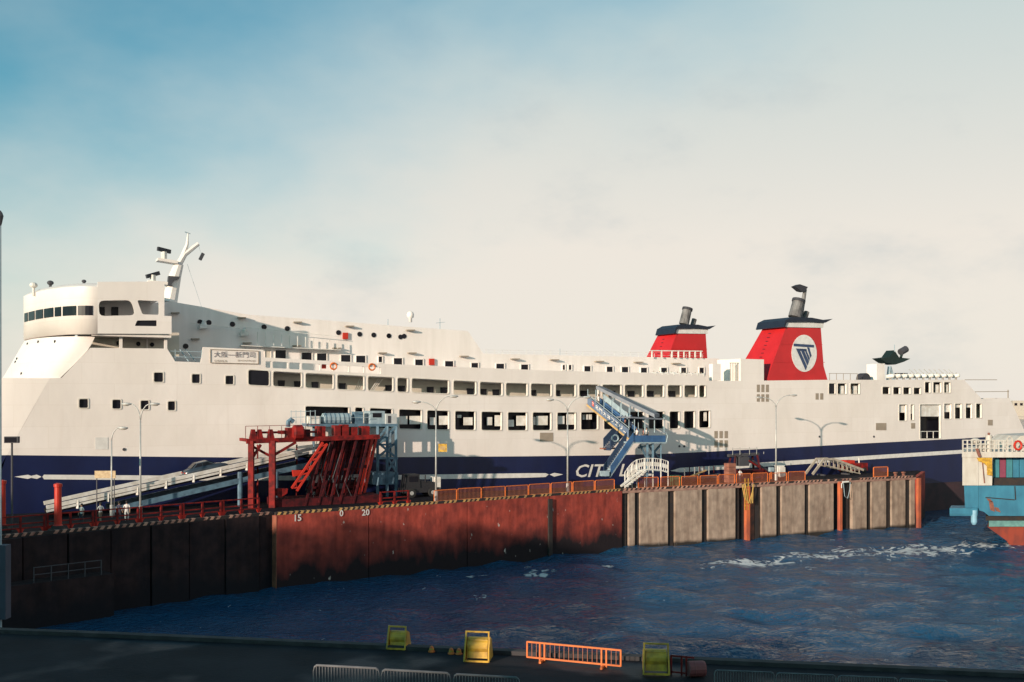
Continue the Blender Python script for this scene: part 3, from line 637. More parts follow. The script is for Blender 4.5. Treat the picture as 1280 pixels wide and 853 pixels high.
# white bands: long dart forward, second band aft
def band(pts, name):
    fb(MB().prism([SL(a, b, -.03) for a, b in pts], (0, .06, 0)), name, STRIPE)
def wb(px): return bt(px) + lerp_tab([(0, 24.2), (300, 23.2), (500, 22.4), (700, 20.8), (850, 18.6), (980, 16.6), (1200, 14.2), (1285, 13.3)], px)
def wh(px): return lerp_tab([(0, 5.8), (500, 5.8), (700, 5.6), (980, 5.4), (1200, 4.6), (1285, 4.2)], px)
xs = [55, 120, 200, 290, 400, 500, 600, 660]
band([(53, wb(55) + 2.7)] + [(x, wb(x)) for x in xs] + [(682, wb(682) + .4), (686, wb(686) + 2), (682, wb(682) + wh(682) - .4)] + [(x, wb(x) + wh(x)) for x in reversed(xs)], 'hull_band')
band([(18, wb(20) + 2.8), (35, wb(35) + .2), (39, wb(39) + 1.6), (46, wb(46)), (52, wb(52) + 2.6), (46, wb(46) + 5.4), (39, wb(39) + 4), (35, wb(35) + 5.4)], 'band_tip')
band([(687, wb(687) + 2.3), (693, wb(693) + .2), (704, wb(704) + 2.4), (693, wb(693) + 5)], 'band_tip')
xs = [850, 890, 935, 980, 1040, 1100, 1150, 1200, 1240, 1280]
band([(838, wb(838) + 3)] + [(x, wb(x)) for x in xs] + [(x, wb(x) + wh(x)) for x in reversed(xs)], 'hull_band')
o = SL(720, 597, -.03); e = SL(820, 594.8, -.03); dr = (e - o).normalized()
text_part('line_name', 'CITY LINE', STRIPE, ferry, o, dr, (0, 0, 1), width=(e - o).length, height=1.62, shear=.28, bold=.012, local=True)
# bow: hull below the forecastle deck, curved in to the stem
zt = SL(*KT).z; zb_ = kb[1]
def bow(z0, z1, m, name, n=14):
    for sgn in (0, 1):
        rows = []
        for z in (z0, (z0 + z1) / 2, z1):
            py = 473 + (zt - z) / (zt - zb_) * (569 - 473); sk = sz(kn(py), py)[0]; st = -86 + (zt - z) * .28; row = []
            for k in range(n + 1):
                t = k / n; w = 13 * t ** 1.55; s_ = sk + (st - sk) * t
                row.append((s_, w if sgn == 0 else BEAM - w, z))
            rows.append(row)
        fb(MB().strip(rows), name, m, smooth=True)
bow(zb_, zt, WHITE, 'bow_plating'); bow(4.3, zb_, NAVY, 'bow_lower_hull'); bow(-1.5, 4.3, BOOT, 'bow_boot_and_shade')
row = []; sk = sz(*KT)[0]
for k in range(15): t = k / 14; row.append((sk + (-86 - sk) * t, 13 * t ** 1.55, zt - .05))
fb(MB().add(row + [(p[0], BEAM - p[1], p[2]) for p in reversed(row)], [tuple(range(30))]), 'forecastle_deck', DKM)
# superstructure front: raked and curved from the diagonal side edge round to the centre line
rows = []
for q in range(7):
    f = q / 6; ey = 473 + (421 - 473) * f; ex = lerp_tab([(421, 119), (435, 112.5), (454, 94.5), (473, 75)], ey); a = SL(ex, ey); z = a.z
    cpx = 2 + (30 - 2) * f; cy = 470 + (424 - 470) * f; c_ = SL(cpx, cy, 13); row = []
    for k in range(25):
        th = math.pi * k / 24; w = 13 - 12.85 * math.cos(th); s_ = a.x + (c_.x - a.x) * math.sin(th) ** .9; row.append((s_, w, z))
    rows.append(row)
fb(MB().strip(rows), 'superstructure_front', WHITE, smooth=True)
def front_pt(px, py):
    best = None
    for q in range(61):
        f = q / 60; ey = 473 + (421 - 473) * f; a = SL(lerp_tab([(421, 119), (435, 112.5), (454, 94.5), (473, 75)], ey), ey); c_ = SL(2 + 28 * f, 470 - 46 * f, 13)
        for k in range(81):
            th = math.pi / 2 * k / 80; w = 13 - 12.85 * math.cos(th); s_ = a.x + (c_.x - a.x) * math.sin(th) ** .9
            x, y = s_ * CT - w * ST, Y0 + s_ * ST + w * CT; e = (HX + F * x / y - px) ** 2 + (HY - F * (a.z - CZ) / y - py) ** 2
            if best is None or e < best[0]: best = (e, Vector((s_, w, a.z)))
    return best[1]
for px, py in ((34, 430), (48, 428), (69, 427.5), (21, 449), (19, 453), (26.5, 468)):
    fb(MB().ball(front_pt(px, py), .09, .14, .17), 'porthole', GLASS)
# ---- bridge
ZD, ZE, ZR = 23.75, 27.7, 28.95
plan = [(211, -.7), (199, -.7), (172, -.7), (146, -.7), (122, -.7), (117, -.68), (112, -.6), (106, -.42), (100, -.15), (93, .3), (86, .9), (78, 1.75), (70, 2.8), (62, 4.1), (54, 5.6), (47, 7.2), (41, 8.9), (36, 10.4), (32, 11.8), (29.5, 13)]
pl = [(SL(p, 400, w).x, w) for p, w in plan]
def wb_px(px, z):
    """point of the bridge face curve seen in photo column px"""
    best = None
    for (s0, w0), (s1, w1) in zip(pl, pl[1:]):
        for k in range(41):
            t = k / 40; s_, w = s0 + (s1 - s0) * t, w0 + (w1 - w0) * t
            x = s_ * CT - w * ST; y = Y0 + s_ * ST + w * CT; q = abs(HX + F * x / y - px)
            if best is None or q < best[0]: best = (q, s_, w)
    return best[1], best[2]
front = pl[4:]; full = front + [(s_, BEAM - w) for s_, w in reversed(front[:-1])]
rows = [[(s_ + .9 * (z < ZD + .01), w, z) for s_, w in full] for z in (ZD, ZD + .02, ZR - .5)]
cs = sum(p[0] for p in full) / len(full)
rows.append([(s_ + .5, w + (13 - w) * .05, ZR - .1) for s_, w in full]); rows.append([(s_ + 2.0, w + (13 - w) * .16, ZR) for s_, w in full])
bf_ = fb(MB().strip(rows[:3]), 'bridge_front', WHITE, smooth=True); fb(MB().strip(rows[2:]), 'bridge_roof_edge', WHITE, smooth=True)
for a, b in ((31, 35), (36.2, 43.5), (45, 54), (55.5, 67), (69, 76.5), (79, 95.5), (98, 116.5)):
    pts = [wb_px(a + (b - a) * k / 4, 0) for k in range(5)]; z0, z1 = 25.62, 26.55
    inn = [Vector((s_, w, 0)) for s_, w in pts]; m = MB(); r = []
    for z in (z0, z1): r.append([(p.x - .06, p.y - .05, z) for p in inn])
    m.strip(r); m.strip([[(p.x + .05, p.y + .05, z0) for p in inn], r[0]]); m.strip([r[1], [(p.x + .05, p.y + .05, z1) for p in inn]]); fb(m, 'bridge_window', GLASS)
# port wing: bulwark, slotted face, floor and roof
WW = -.7
face = [sz(122, 352.5, WW), sz(205.5, 352, WW), sz(205.5, 395, WW), sz(214.5, 395.4, WW), sz(214.5, 417.6, WW), sz(122, 417.2, WW)]
hl = [rrect([sz(121.8 + 1.5, 376, WW), sz(164, 375.4, WW), sz(169.5, 394.2, WW), sz(124, 395.4, WW)], .5), rrect([sz(171.5, 375.4, WW), sz(198.8, 376.6, WW), sz(198.8, 393.8, WW), sz(178, 393.2, WW)], .2), rrect([sz(171.5, 400.8, WW), sz(196, 400.6, WW), sz(196, 408, WW), sz(168.5, 407.6, WW)], .1)]
mb = MB(); plate(mb, face, hl, WW, .22); fb(mb, 'wing_face', WHITE)
fb(MB().prism([Vector((p[0], WW + .15, p[1])) for p in pxquad(168, 400, 197, 408.5, WW + .15)], (0, .05, 0)), 'wing_slot_window', GLASS)
sF, sA, sA2 = SL(122, 400, WW).x, SL(205.5, 400, WW).x, SL(214.5, 400, WW).x
fb(MB().box((sF - .5, WW + .23, ZD - .12), (sA2, BEAM + .7, ZD + .1)), 'wing_floor', WHITE)
fb(MB().box((sF + .3, WW + .23, ZE), (sA, BEAM + .7, ZR - .06)), 'bridge_roof', WHITE)
fb(MB().box((sF - 3, 4, ZR - .3), (sA - .5, BEAM - 4, ZR - .02)), 'roof_deck', WHITE)
fb(MB().box((sF + .5, 3.2, ZD + .1), (sA - .8, 3.4, ZE)), 'wheelhouse_side', HOUSE)
fb(MB().box((sA - 1.0, 3.4, ZD + .1), (sA - .8, BEAM - 3.4, ZE)), 'wheelhouse_back', HOUSE)
fb(MB().box((sF + .3, BEAM + .4, ZD), (sA, BEAM + .68, ZR - .1)), 'starboard_wing_face', WHITE)
for a, b in ((124.5, 131), (139, 148)):
    q = [SL(a, 384, 3.15), SL(b, 384, 3.15), SL(b, 394.5, 3.15), SL(a, 394.5, 3.15)]; fb(MB().prism(q, (0, .06, 0)), 'wheelhouse_window', GLASS)
# space under the wing: posts and inner wall
fb(MB().prism([(p[0], 2.6, p[1]) for p in (sz(100, 416, 2.6), sz(224, 416, 2.6), sz(224, 446, 2.6), sz(90, 446, 2.6))], (0, .15, 0)), 'side_passage_wall', INNER)
for px in (151, 207, 184):
    fb(MB().beam(SL(px, 436, .15 if px != 184 else 2.3), SL(px, 417.5, .15 if px != 184 else 2.3), .28 if px != 184 else .12), 'post', WHITE)
for px, py in ((148.5, 429), (173, 430), (190, 431)): fb(MB().ball(SL(px, py, 2.55), .22, .08, .24), 'porthole', GLASS)
m = MB()
for py in (439, 446): m.beam(SL(211, py, .15), SL(252, py + 1, .15), .07)
m.beam(SL(219, 452, .15), SL(219, 437, .15), .07); m.beam(SL(236, 452, .15), SL(225, 437, 1.4), .09); m.beam(SL(245, 452, 1.2), SL(232, 437, 2), .09); m.beam(SL(252, 452, .15), SL(252, 438, .15), .07); fb(m, 'embarkation_rail', PALEB)
fb(MB().box((SL(209, 450).x, .3, SL(209, 455).z), (SL(253, 450).x, 7.2, SL(209, 453.4).z)), 'embarkation_deck', DKM)
# route board
fb(MB().prism([SL(263, 437, -.05), SL(323, 439, -.05), SL(323, 455, -.05), SL(263, 453.6, -.05)], (0, .06, 0)), 'route_board', WHITE)
m = MB(); c4 = [SL(263, 437, -.09), SL(323, 439, -.09), SL(323, 455, -.09), SL(263, 453.6, -.09)]
for i in range(4): m.beam(c4[i], c4[(i + 1) % 4], .06, .06, up=(0, 1, 0))
fb(m, 'board_border', LOUV)
o = SL(267.5, 446.8, -.1); e = SL(319, 447.6, -.1)
text_part('route_text', '大阪―新門司', LTEXT, ferry, o, (e - o).normalized(), (0, 0, 1), width=(e - o).length, height=.62, local=True)
for a, b, tx in ((268, 284, 'OSAKA'), (297, 319, 'SHINMOJI')):
    o = SL(a, 452.6, -.1); e = SL(b, 453, -.1); text_part('route_text', tx, LOUV, ferry, o, (e - o).normalized(), (0, 0, 1), width=(e - o).length, height=.24, local=True)
# ---- long house set back on the boat deck
HW = 7.4
house = [sz(100, 470, HW), sz(115, 385, HW), sz(213, 377, HW), sz(275, 387.5, HW), sz(310, 393.5, HW), sz(420, 401.5, HW), sz(500, 408, HW), sz(585, 414, HW), sz(604, 442.2, HW), sz(898, 448.4, HW), sz(898, 485, HW), sz(600, 480, HW)]
fb(prism_w(house, HW, BEAM - HW), 'deck_house', HOUSE)
SWIN = [(331, 438, 338, 448, INNER), (344, 438, 357, 449, GLASS), (377, 441, 389.5, 450.5, GLASS), (396, 442, 408, 451, GLASS), (426, 444, 438, 452.6, GLASS), (445, 445, 456.6, 454, GLASS), (473, 446, 477.5, 453, GLASS), (492, 448, 502.5, 457, GLASS), (518.7, 449.7, 528.5, 457.5, GLASS), (556, 451.7, 566.4, 460.5, GLASS), (589, 454, 597.4, 462, GLASS), (620, 455, 630, 463, GLASS), (651, 456, 660, 464, GLASS), (703, 456.5, 706, 462.5, GLASS), (710.5, 456.5, 714, 462.5, GLASS), (730, 458, 738, 466, GLASS), (758, 458.7, 765.6, 466.5, GLASS), (776.8, 459, 785, 467, GLASS), (800.7, 460, 808.5, 466, GLASS), (826, 460, 833.5, 466, GLASS), (851, 460, 857.5, 467, GLASS), (874, 460, 879.6, 467.5, GLASS)]
for a, b, c, d, mm in SWIN:
    w = fb(MB().prism([Vector((p[0], HW - .03, p[1])) for p in pxquad(a, b, c, d, HW)], (0, .05, 0)), 'window', mm)
    m = MB(); ob = pxquad(a - .9, b - .9, c + .9, d + .9, HW); plate(m, ob, [pxquad(a, b, c, d, HW)], HW - .12, .13); fb(m, 'frame', HOUSE, parent=w)
for px, py in ((250, 403), (261, 403.5), (290.5, 405.5), (330, 409), (359, 411), (423, 416), (449.5, 418), (467, 419), (486, 420), (500.5, 421.5), (486, 420), (505, 420.5), (232, 433)):
    fb(MB().lathe(SL(px, py, HW), [(.3, -.03), (.3, .06)], 12, (0, -1, 0)), 'porthole', GLASS)
for px, py in ((219, 391.5), (302, 397.5), (372, 403), (437, 408), (244, 424), (309, 429), (371, 432.5), (421, 435.5), (513, 413), (580, 445.6), (644, 449), (693, 450), (749, 452), (798, 453), (845, 454.5), (515, 441.5), (478, 441.5)):
    a = SL(px - 5, py, HW - .3); b = SL(px + 5, py, HW - .3); fb(MB().beam(a, b, .5, .14), 'eave_lamp', LOUV)
m = MB()
for k in range(11): m.beam(SL(322 + k * 10, 415 + k * 1.1, HW - .9), SL(322 + k * 10, 431 + k * .5, HW - .9), .09)
m.beam(SL(236, 404, HW - .9), SL(300, 411, HW - .9), .07); m.beam(SL(300, 409, HW - .9), SL(424, 421, HW - .9), .06); fb(m, 'catwalk_rail', WPAINT)
slab([sz(300, 432, HW - .3), sz(424, 437.5, HW - .3)], .08, HW - 1.0, HW - .01, 'catwalk', WPAINT)
for px, py in ((254, 408), (305, 417)):
    m = MB(); m.beam(SL(px - 5, py + 1, HW - .6), SL(px + 5, py + 1, HW - .6), .8, .35); m.ball(SL(px + 1, py - 2, HW - .6), .3, .3, .5); fb(m, 'floodlight', WPAINT)
for px, py in ((432, 420), (404.5, 457), (540, 452.5), (567.5, 462.5)):
    w = HW - .25 if px != 404.5 else .9; fb(MB().prism([SL(px - 3.2, py - 4, w), SL(px + 3.2, py - 4, w), SL(px + 3.2, py + 4, w), SL(px - 3.2, py + 4, w)], (0, .2, 0)), 'fire_hose_box', BRED)
for px, py in ((417, 458), (465, 459)):
    t = MB(); c_ = SL(px, py, -.06); pts = [c_ + Vector((.36 * math.cos(a * .524), 0, .36 * math.sin(a * .524))) for a in range(13)]; t.tube(pts, .09, 6); fb(t, 'life_ring', ORANGE)
m = MB(); m.lathe(SL(513, 403, 10), [(.22, 0), (.22, .5), (.42, .6), (.47, .95), (.36, 1.25), (.1, 1.4)], 14); fb(m, 'satellite_dome', WHITE, smooth=True)
fb(MB().beam(SL(485, 408, 10), SL(485, 399, 10), .06), 'aerial', PALEB); fb(MB().beam(SL(550, 412, 10), SL(550, 398, 10), .06).beam(SL(545, 404, 10), SL(556, 403, 10), .05), 'aerial', PALEB); fb(MB().beam(SL(700, 444, 10), SL(700, 436, 10), .05), 'aerial', PALEB)
fb(MB().prism([SL(563, 414, 8), SL(575, 414, 8), SL(581, 420, 8), SL(577, 421, 8), SL(571, 418.5, 8), SL(563, 420, 8)], (0, 2, 0)), 'roof_ventilator', PALEB)
m = MB()
for k in range(28): m.beam(SL(608 + k * 10, 443.5 + k * .16, HW + .2), SL(608 + k * 10, 437.5 + k * .17, HW + .2), .035)
m.beam(SL(606, 437.5, HW + .2), SL(880, 442.3, HW + .2), .035); m.beam(SL(606, 440.5, HW + .2), SL(880, 445.3, HW + .2), .03)
fb(m, 'roof_rail', WPAINT)
m = MB()
for px in (815, 827, 840, 848, 855, 862, 869, 876): m.beam(SL(px, 447, 7), SL(px, 438.5, 7), .16)
m.beam(SL(812, 438.5, 7), SL(878, 439.2, 7), .14); fb(m, 'roof_rail', WPAINT)
# ---- liferaft canisters in racks
def raft(px, py, w=.7):
    a = SL(px, py, w); m = MB(); m.lathe(a + Vector((0, -.1, 0)), [(.1, -.62), (.3, -.56), (.34, 0), (.3, .56), (.1, .62)], 10, (0.5, -1, 0.15)); r = fb(m, 'life_raft', WPAINT, smooth=True)
    fb(MB().beam(a + Vector((.18, -.1, -.75)), a + Vector((.18, -.1, -.1)), .1).beam(a + Vector((-.18, -.1, -.75)), a + Vector((.1, -.1, .5)), .08), 'cradle', LOUV, parent=r)
for k in range(9): raft(816 + k * 7.4, 468.6 + k * .2)
for k in range(11): raft(1112 + k * 8.2, 470.5 - k * .06, .9)
# ---- casing block, doors and cage by the funnel
fb(prism_w([sz(926, 477), sz(926, 448.6), sz(955, 449.6), sz(955, 477)], .02, 5), 'casing', WHITE)
m = MB()
for k in range(6): m.beam(SL(913 + k * 2.2, 476, .4), SL(913 + k * 2.2, 454, .4), .06)
m.beam(SL(912, 454, .4), SL(925, 454, .4), .08); fb(m, 'cage', LOUV)
fb(MB().prism([SL(891, 476, .8), SL(891, 455, .8), SL(901, 455, .8), SL(901, 476, .8)], (0, .8, 0)), 'locker', WHITE)
# louvres
def louv(x0, y0, x1, y1, nx, ny):
    for i in range(nx):
        for j in range(ny):
            a = x0 + (x1 - x0) * i / nx; b = x0 + (x1 - x0) * (i + .68) / nx; c_ = y0 + (y1 - y0) * j / ny; d = y0 + (y1 - y0) * (j + .78) / ny
            l = fb(MB().prism([SL(a, c_, -.02), SL(b, c_, -.02), SL(b, d, -.02), SL(a, d, -.02)], (0, .05, 0)), 'louvre', LOUV)
louv(946, 481, 963, 505, 3, 2); louv(1019.5, 491.8, 1031, 502, 2, 1); louv(893, 539, 912, 562, 3, 2)
for q in ((675, 541, 691.5, 552), (1095, 529, 1108, 538), (1139, 529, 1144, 536), (1235, 525, 1241, 532), (119, 547, 135, 562)):
    fb(MB().prism([SL(q[0], q[1], -.03), SL(q[2], q[1], -.03), SL(q[2], q[3], -.03), SL(q[0], q[3], -.03)], (0, .05, 0)), 'shell_door', LOUV if q[0] != 119 else STRIPE)
# ---- funnels (port one with the emblem)
FC = SL(996, 440, 3).x
def funnel(dw, emblem, ds=0.0, k=1.0):
    def sh(v): return Vector((FC + (v.x - FC) * k + ds, v.y + dw, v.z))
    m = MB(); bf, bb_, tf, tb = SL(958, 476, .5), SL(1034.5, 475.5, .5), SL(982.5, 409, 1.1), SL(1026, 410, 1.1); mid = SL(1029.6, 458, .6)
    def far(v, w): return Vector((v.x, w, v.z))
    lowz = bf.z
    ring0 = [bf, bb_, far(bb_, 7.4), far(bf, 7.4)]; mf = bf.lerp(tf, .28); ring1 = [mf, mid, far(mid, 7.2), far(mf, 7.2)]; ring2 = [tf, tb, far(tb, 6.0), far(tf, 6.0)]
    rings = [ring0, ring1, ring2]; vs = [sh(v) for r in rings for v in r]
    fs = [(i * 4 + k, i * 4 + (k + 1) % 4, i * 4 + 4 + (k + 1) % 4, i * 4 + 4 + k) for i in range(2) for k in range(4)] + [(0, 3, 2, 1), (8, 9, 10, 11)]
    m.add(vs, fs); fu = fb(m, 'funnel', RED)
    fb(MB().prism([sh(v) for v in (SL(982, 409, .95), SL(983, 402, .95), SL(1030, 402.8, .95), SL(1029, 410, .95))], (0, 5.2, 0)), 'funnel_band', STRIPE, parent=fu)
    fb(MB().prism([sh(v) for v in (SL(981, 409.5, .7), SL(963, 0, .7) * 0 + SL(979.5, 409, .7), SL(982, 400.5, .7), SL(990, 396.5, .7), SL(1015, 397.3, .7), SL(1030, 400.2, .7), SL(1041, 398.8, .7), SL(1032, 403.6, .7), SL(1010, 402.4, .7), SL(984, 402.6, .7))], (0, 5.8 * k, 0)), 'funnel_cap', CAPK, parent=fu)
    a, b = sh(SL(993, 397, 2.6)), sh(SL(998, 377.5, 2.6)); fb(MB().tube([a, b], .92 * k, 14, r1=.86 * k), 'exhaust_pipe', PIPE, parent=fu, smooth=False)
    d = (b - a).normalized(); fb(MB().tube([b - d * .05, b + d * .35], .98 * k, 14), 'pipe_rim', SOOT, parent=fu)
    fb(MB().tube([sh(SL(1006, 398, 3)), sh(SL(1008.5, 390, 3))], .4, 10), 'small_pipe', PIPE, parent=fu)
    for f in (.34, .68):
        a, b = bf.lerp(tf, f), bb_.lerp(tb, f); fb(MB().beam(sh(a + Vector((.1, -.02, 0))), sh(b + Vector((-.1, -.02, 0))), .05, .05), 'plate_seam', RED, parent=fu)
    for rg in range(9):
        f = .3 + rg * .075; a = bf.lerp(tf, f); fb(MB().beam(sh(a + Vector((-.12, 2.6, 0))), sh(a + Vector((-.12, 3.1, 0))), .06), 'rung', CAPK, parent=fu)
    if emblem:
        fb(MB().tube([sh(SL(1000, 397, 3.4)), sh(SL(1003.5, 379, 3.4)), sh(SL(1006.5, 362, 3.4))], .42, 10, r1=.26), 'tall_pipe', PIPE, parent=fu)
        fb(MB().prism([sh(v) for v in (SL(994, 358, 3), SL(1000, 355.5, 3), SL(1010, 359, 3), SL(1006, 365, 3), SL(1001, 364, 3))], (0, .9, 0)), 'pipe_hood', SOOT, parent=fu)
        def EP(zx, zy, w): 
            px, py = 780 + zx * .234375, 350 + zy * .234375; f = min(1, max(0, (476 - py) / 66.0)); return SL(px, py, .5 + .6 * f - w)
        pts = [EP(960 + 67 * math.cos(t * .1963), 392 + 99 * math.sin(t * .1963) + 0.03 * 67 * math.cos(t * .1963), .02) for t in range(32)]
        em = fb(MB().prism(pts, (0, -.05, 0)), 'emblem_disc', STRIPE, parent=fu)
        for poly in ([(905, 340), (1012, 347), (1012, 361), (905, 354)], [(917, 366), (933, 367), (975, 462), (968, 482)], [(939, 367), (955, 368), (985, 437), (977, 457)], [(961, 369), (969, 369), (990, 418), (986, 434)], [(976, 360), (987, 361), (999, 404), (993, 415)], [(930, 367), (972, 369), (974, 381), (934, 378)]):
            fb(MB().prism([EP(x, y, .09) for x, y in poly], (0, -.03, 0)), 'emblem_stroke', CAP, parent=fu)
    return fu
funnel(0, True); funnel(18.4, False, -6.0, .86)
# ---- foremast with radars
m = MB(); MW = 9
m.tube([SL(212, 378, MW), SL(219, 345, MW), SL(224, 330, MW)], .85, 10, r1=.5); fb(m, 'mast', WHITE)
fb(MB().tube([SL(222, 333, MW), SL(231, 318, MW), SL(248, 305, MW)], .38, 8, r1=.22), 'mast_arm', WHITE)
fb(MB().tube([SL(228, 322, MW), SL(234, 306, MW), SL(235, 292, MW)], .3, 8, r1=.06), 'mast_top', WHITE)
for x0, y0, x1, y1 in ((221, 329, 196, 325), (216, 356, 184, 353)):
    fb(MB().beam(SL(x0, y0, MW), SL(x1, y1, MW), 1.5, .3), 'radar_platform', WHITE)
for px, py, dy in ((205, 318, -9), (191, 347, -6)):
    fb(MB().tube([SL(px, py + 7, MW), SL(px, py - 3, MW)], .32, 8), 'radar_pedestal', WPAINT)
    fb(MB().beam(SL(px - 8, py - 7 if px > 200 else py - 1, MW - .3), SL(px + 8, py - 3 if px > 200 else py - 5.5, MW + .3), .3, .42), 'radar_scanner', SOOT)
fb(MB().prism([SL(211, 345, MW - 1), SL(225, 346, MW - 1), SL(224, 349, MW - 1), SL(217, 350, MW - 1), SL(214, 358, MW - 1), SL(210, 357, MW - 1)], (0, .8, 0)), 'horn', DKGREY)
fb(MB().beam(SL(250, 325, MW), SL(254, 317, MW), .35, .35), 'signal_lamp', DKGREY)
m = MB(); m.tube([SL(234, 330, MW), SL(252, 384, MW)], .02, 4); m.tube([SL(235, 293, MW), SL(232, 291, MW)], .02, 4); m.beam(SL(231, 290, MW), SL(238, 292.5, MW), .08); m.tube([SL(248, 306, MW), SL(252, 320, MW)], .015, 4); fb(m, 'rigging', PALEB)
for px, py, r in ((42, 358, .5), (63, 355, .42), (105, 353, .3)):
    m = MB(); q = SL(px, py, 8); m.tube([q - Vector((0, 0, 1.0)), q], .14, 8); m.ball(q + Vector((0, 0, .1)), r * .8, r * .8, r * .6); fb(m, 'deck_lamp', DKGREY if px != 42 else WPAINT)
# ---- aft mast, drum, stern rails
m = MB(); m.tube([SL(1110, 475, 3), SL(1112, 458, 3)], .28, 8); m.tube([SL(1117, 475, 3), SL(1113, 460, 3)], .2, 8); fb(m, 'aft_mast', PALEB)
fb(MB().prism([SL(1100, 448, 3), SL(1112, 446.5, 3), SL(1118, 438, 3), SL(1124, 447, 3), SL(1138, 448.6, 3), SL(1130, 452.5, 3), SL(1119, 456, 3), SL(1108, 453.5, 3)], (0, 1.6, 0)), 'crane_head', GREEN)
fb(MB().tube([SL(1126, 447, 3), SL(1129, 438, 3)], .2, 8), 'crane_lamp_arm', GREEN); fb(MB().tube([SL(1125.5, 440.5, 3), SL(1132.5, 436.5, 3)], .55, 10), 'crane_lamp', DKGREY); fb(MB().tube([SL(1118, 440, 3), SL(1118, 431, 3)], .07, 6), 'aerial', PALEB)
fb(prism_w([sz(1096, 475.5, 2), sz(1096, 455, 2), sz(1106, 454.5, 2), sz(1106, 475.5, 2)], 2, 4), 'vent_house', HOUSE)
fb(MB().prism([SL(1124, 466.5, 2), SL(1135, 466.5, 2), SL(1130, 473, 2)], (0, 1, 0)), 'funnel_vent', DARK)
fb(MB().lathe(SL(1083, 474, 2), [(.9, 0), (.9, 1.2)], 16, (0, 1, 0)), 'rope_drum', SOOT)
m = MB(); m.beam(SL(1036, 467, 1), SL(1072, 467.4, 1), .07)
for k in range(5): m.beam(SL(1037 + k * 8.6, 475, 1), SL(1037 + k * 8.6, 467, 1), .06)
m.beam(SL(1206, 475, .3), SL(1246, 475, .3), .1); m.beam(SL(1216, 490, .3), SL(1261, 489.6, .3), .1); m.beam(SL(1260, 498, .3), SL(1260, 487.5, .3), .12); m.beam(SL(1219, 498, .3), SL(1219, 490, .3), .09)
fb(m, 'stern_rail', LOUV)
for k in range(9): fb(MB().beam(SL(1146 + k * 6, 470, 1.4), SL(1136 + k * 6.2, 461.5, 1.4), .07), 'davit', WPAINT)
# hawse details: small fittings on the side
for px, py in ((155, 562), (849, 558), (855, 558), (1024, 546), (1092, 546)): fb(MB().lathe(SL(px, py, .02), [(.16, 0), (.16, .08)], 8, (0, -1, 0)), 'fitting', DKGREY)

# ================================================================== THINGS ON THE PIER
ORD = ['first', 'second', 'third', 'fourth', 'fifth', 'sixth', 'seventh', 'eighth', 'ninth', 'tenth', 'eleventh', 'twelfth', 'thirteenth', 'fourteenth', 'fifteenth', 'sixteenth', 'seventeenth', 'eighteenth', 'nineteenth', 'twentieth']
# ---- tube barriers
def barrier(name, W, H, fm, bm_, nb, label, cat='barrier', r=.035, foot=True):
    t = thing(name, label, cat); m = MB(); c = .12
    pts = [(-W / 2, 0, 0), (-W / 2, 0, H - c), (-W / 2 + c * .3, 0, H - c * .3), (-W / 2 + c, 0, H), (W / 2 - c, 0, H), (W / 2 - c * .3, 0, H - c * .3), (W / 2, 0, H - c), (W / 2, 0, 0)]
    m.tube(pts, r, 6); m.tube([(-W / 2, 0, .22), (W / 2, 0, .22)], r * .8, 6); f = m.build('frame', fm, t, local=True)
    b = MB()
    for k in range(1, nb): x = -W / 2 + W * k / nb; b.beam((x, 0, .22), (x, 0, H), .022)
    b.build('bars', bm_, t, local=True, kind='stuff')
    if foot:
        for sx in (-1, 1): MB().beam((sx * W / 2 * .98, -.28, .03), (sx * W / 2 * .98, .28, .03), .06).build('foot', fm, t, local=True)
    return t
proto = barrier('tube_barrier', 2.9, 1.35, ORANGE, OBAR, 18, 'x', r=.05); freeze(proto)
spots = [(546, 574.5), (576, 605), (607, 635), (636, 664), (665, 691.5), (692.5, 719), (720, 747), (748, 772), (801, 826), (829, 853), (855, 876), (878.5, 900), (902, 921.5), (924, 942.5), (944, 963), (965, 987), (989, 1010)]
for i, (a, b) in enumerate(spots):
    o = proto if i == 0 else copy_tree(proto)
    pa, ang = edge_pt(a, .55); pb, _ = edge_pt(b, .55); mid = (pa + pb) / 2; L = (pb - pa).length
    place(o, (mid.x, mid.y, QZ + .01), ang + random.uniform(-.03, .03), f'{ORD[i]} orange tube barrier from the left in the row along the pier edge', 'orange barriers along the pier edge')
    o.scale = (L / 2.92, 1, random.uniform(.97, 1.03))
rack = barrier('tube_barrier', 2.6, 1.5, ORANGE, OBAR, 14, 'lone orange tube barrier near the far right end of the pier', r=.07); p, ang = edge_pt(1108, 1.0); place(rack, (p.x, p.y, QZ + .01), ang, rack['label'])
# red guard rails with triangular feet
def red_rail(x0, x1, off, label, H=1.45, n=3, bl=None):
    if bl is None: pa, ang = edge_pt(x0, off); pb, _ = edge_pt(x1, off)
    else: pa, pb = bl; ang = math.atan2(pb.y - pa.y, pb.x - pa.x)
    t = thing('guard_rail', label, 'guard rail', ((pa.x + pb.x) / 2, (pa.y + pb.y) / 2, QZ), ang); L = (pb - pa).length
    for k in range(n):
        x = -L / 2 + L * k / (n - 1); MB().beam((x, 0, 0), (x, 0, H), .16).build('post', RRED, t, local=True)
        MB().prism([(x - .3, -.05, .42), (x + .3, -.05, .42), (x + .08, -.05, .02), (x - .08, -.05, .02)], (0, .1, 0)).build('foot', BRED, t, local=True)
    for z in (H - .05, .45, .8): MB().beam((-L / 2, 0, z), (L / 2, 0, z), .1).build('rail', RRED, t, local=True)
    return t
red_rail(484, 519, 1.4, 'short bright red guard rail left of the orange barrier row', n=3)
nlr = Vector((-dl.y, dl.x, 0))
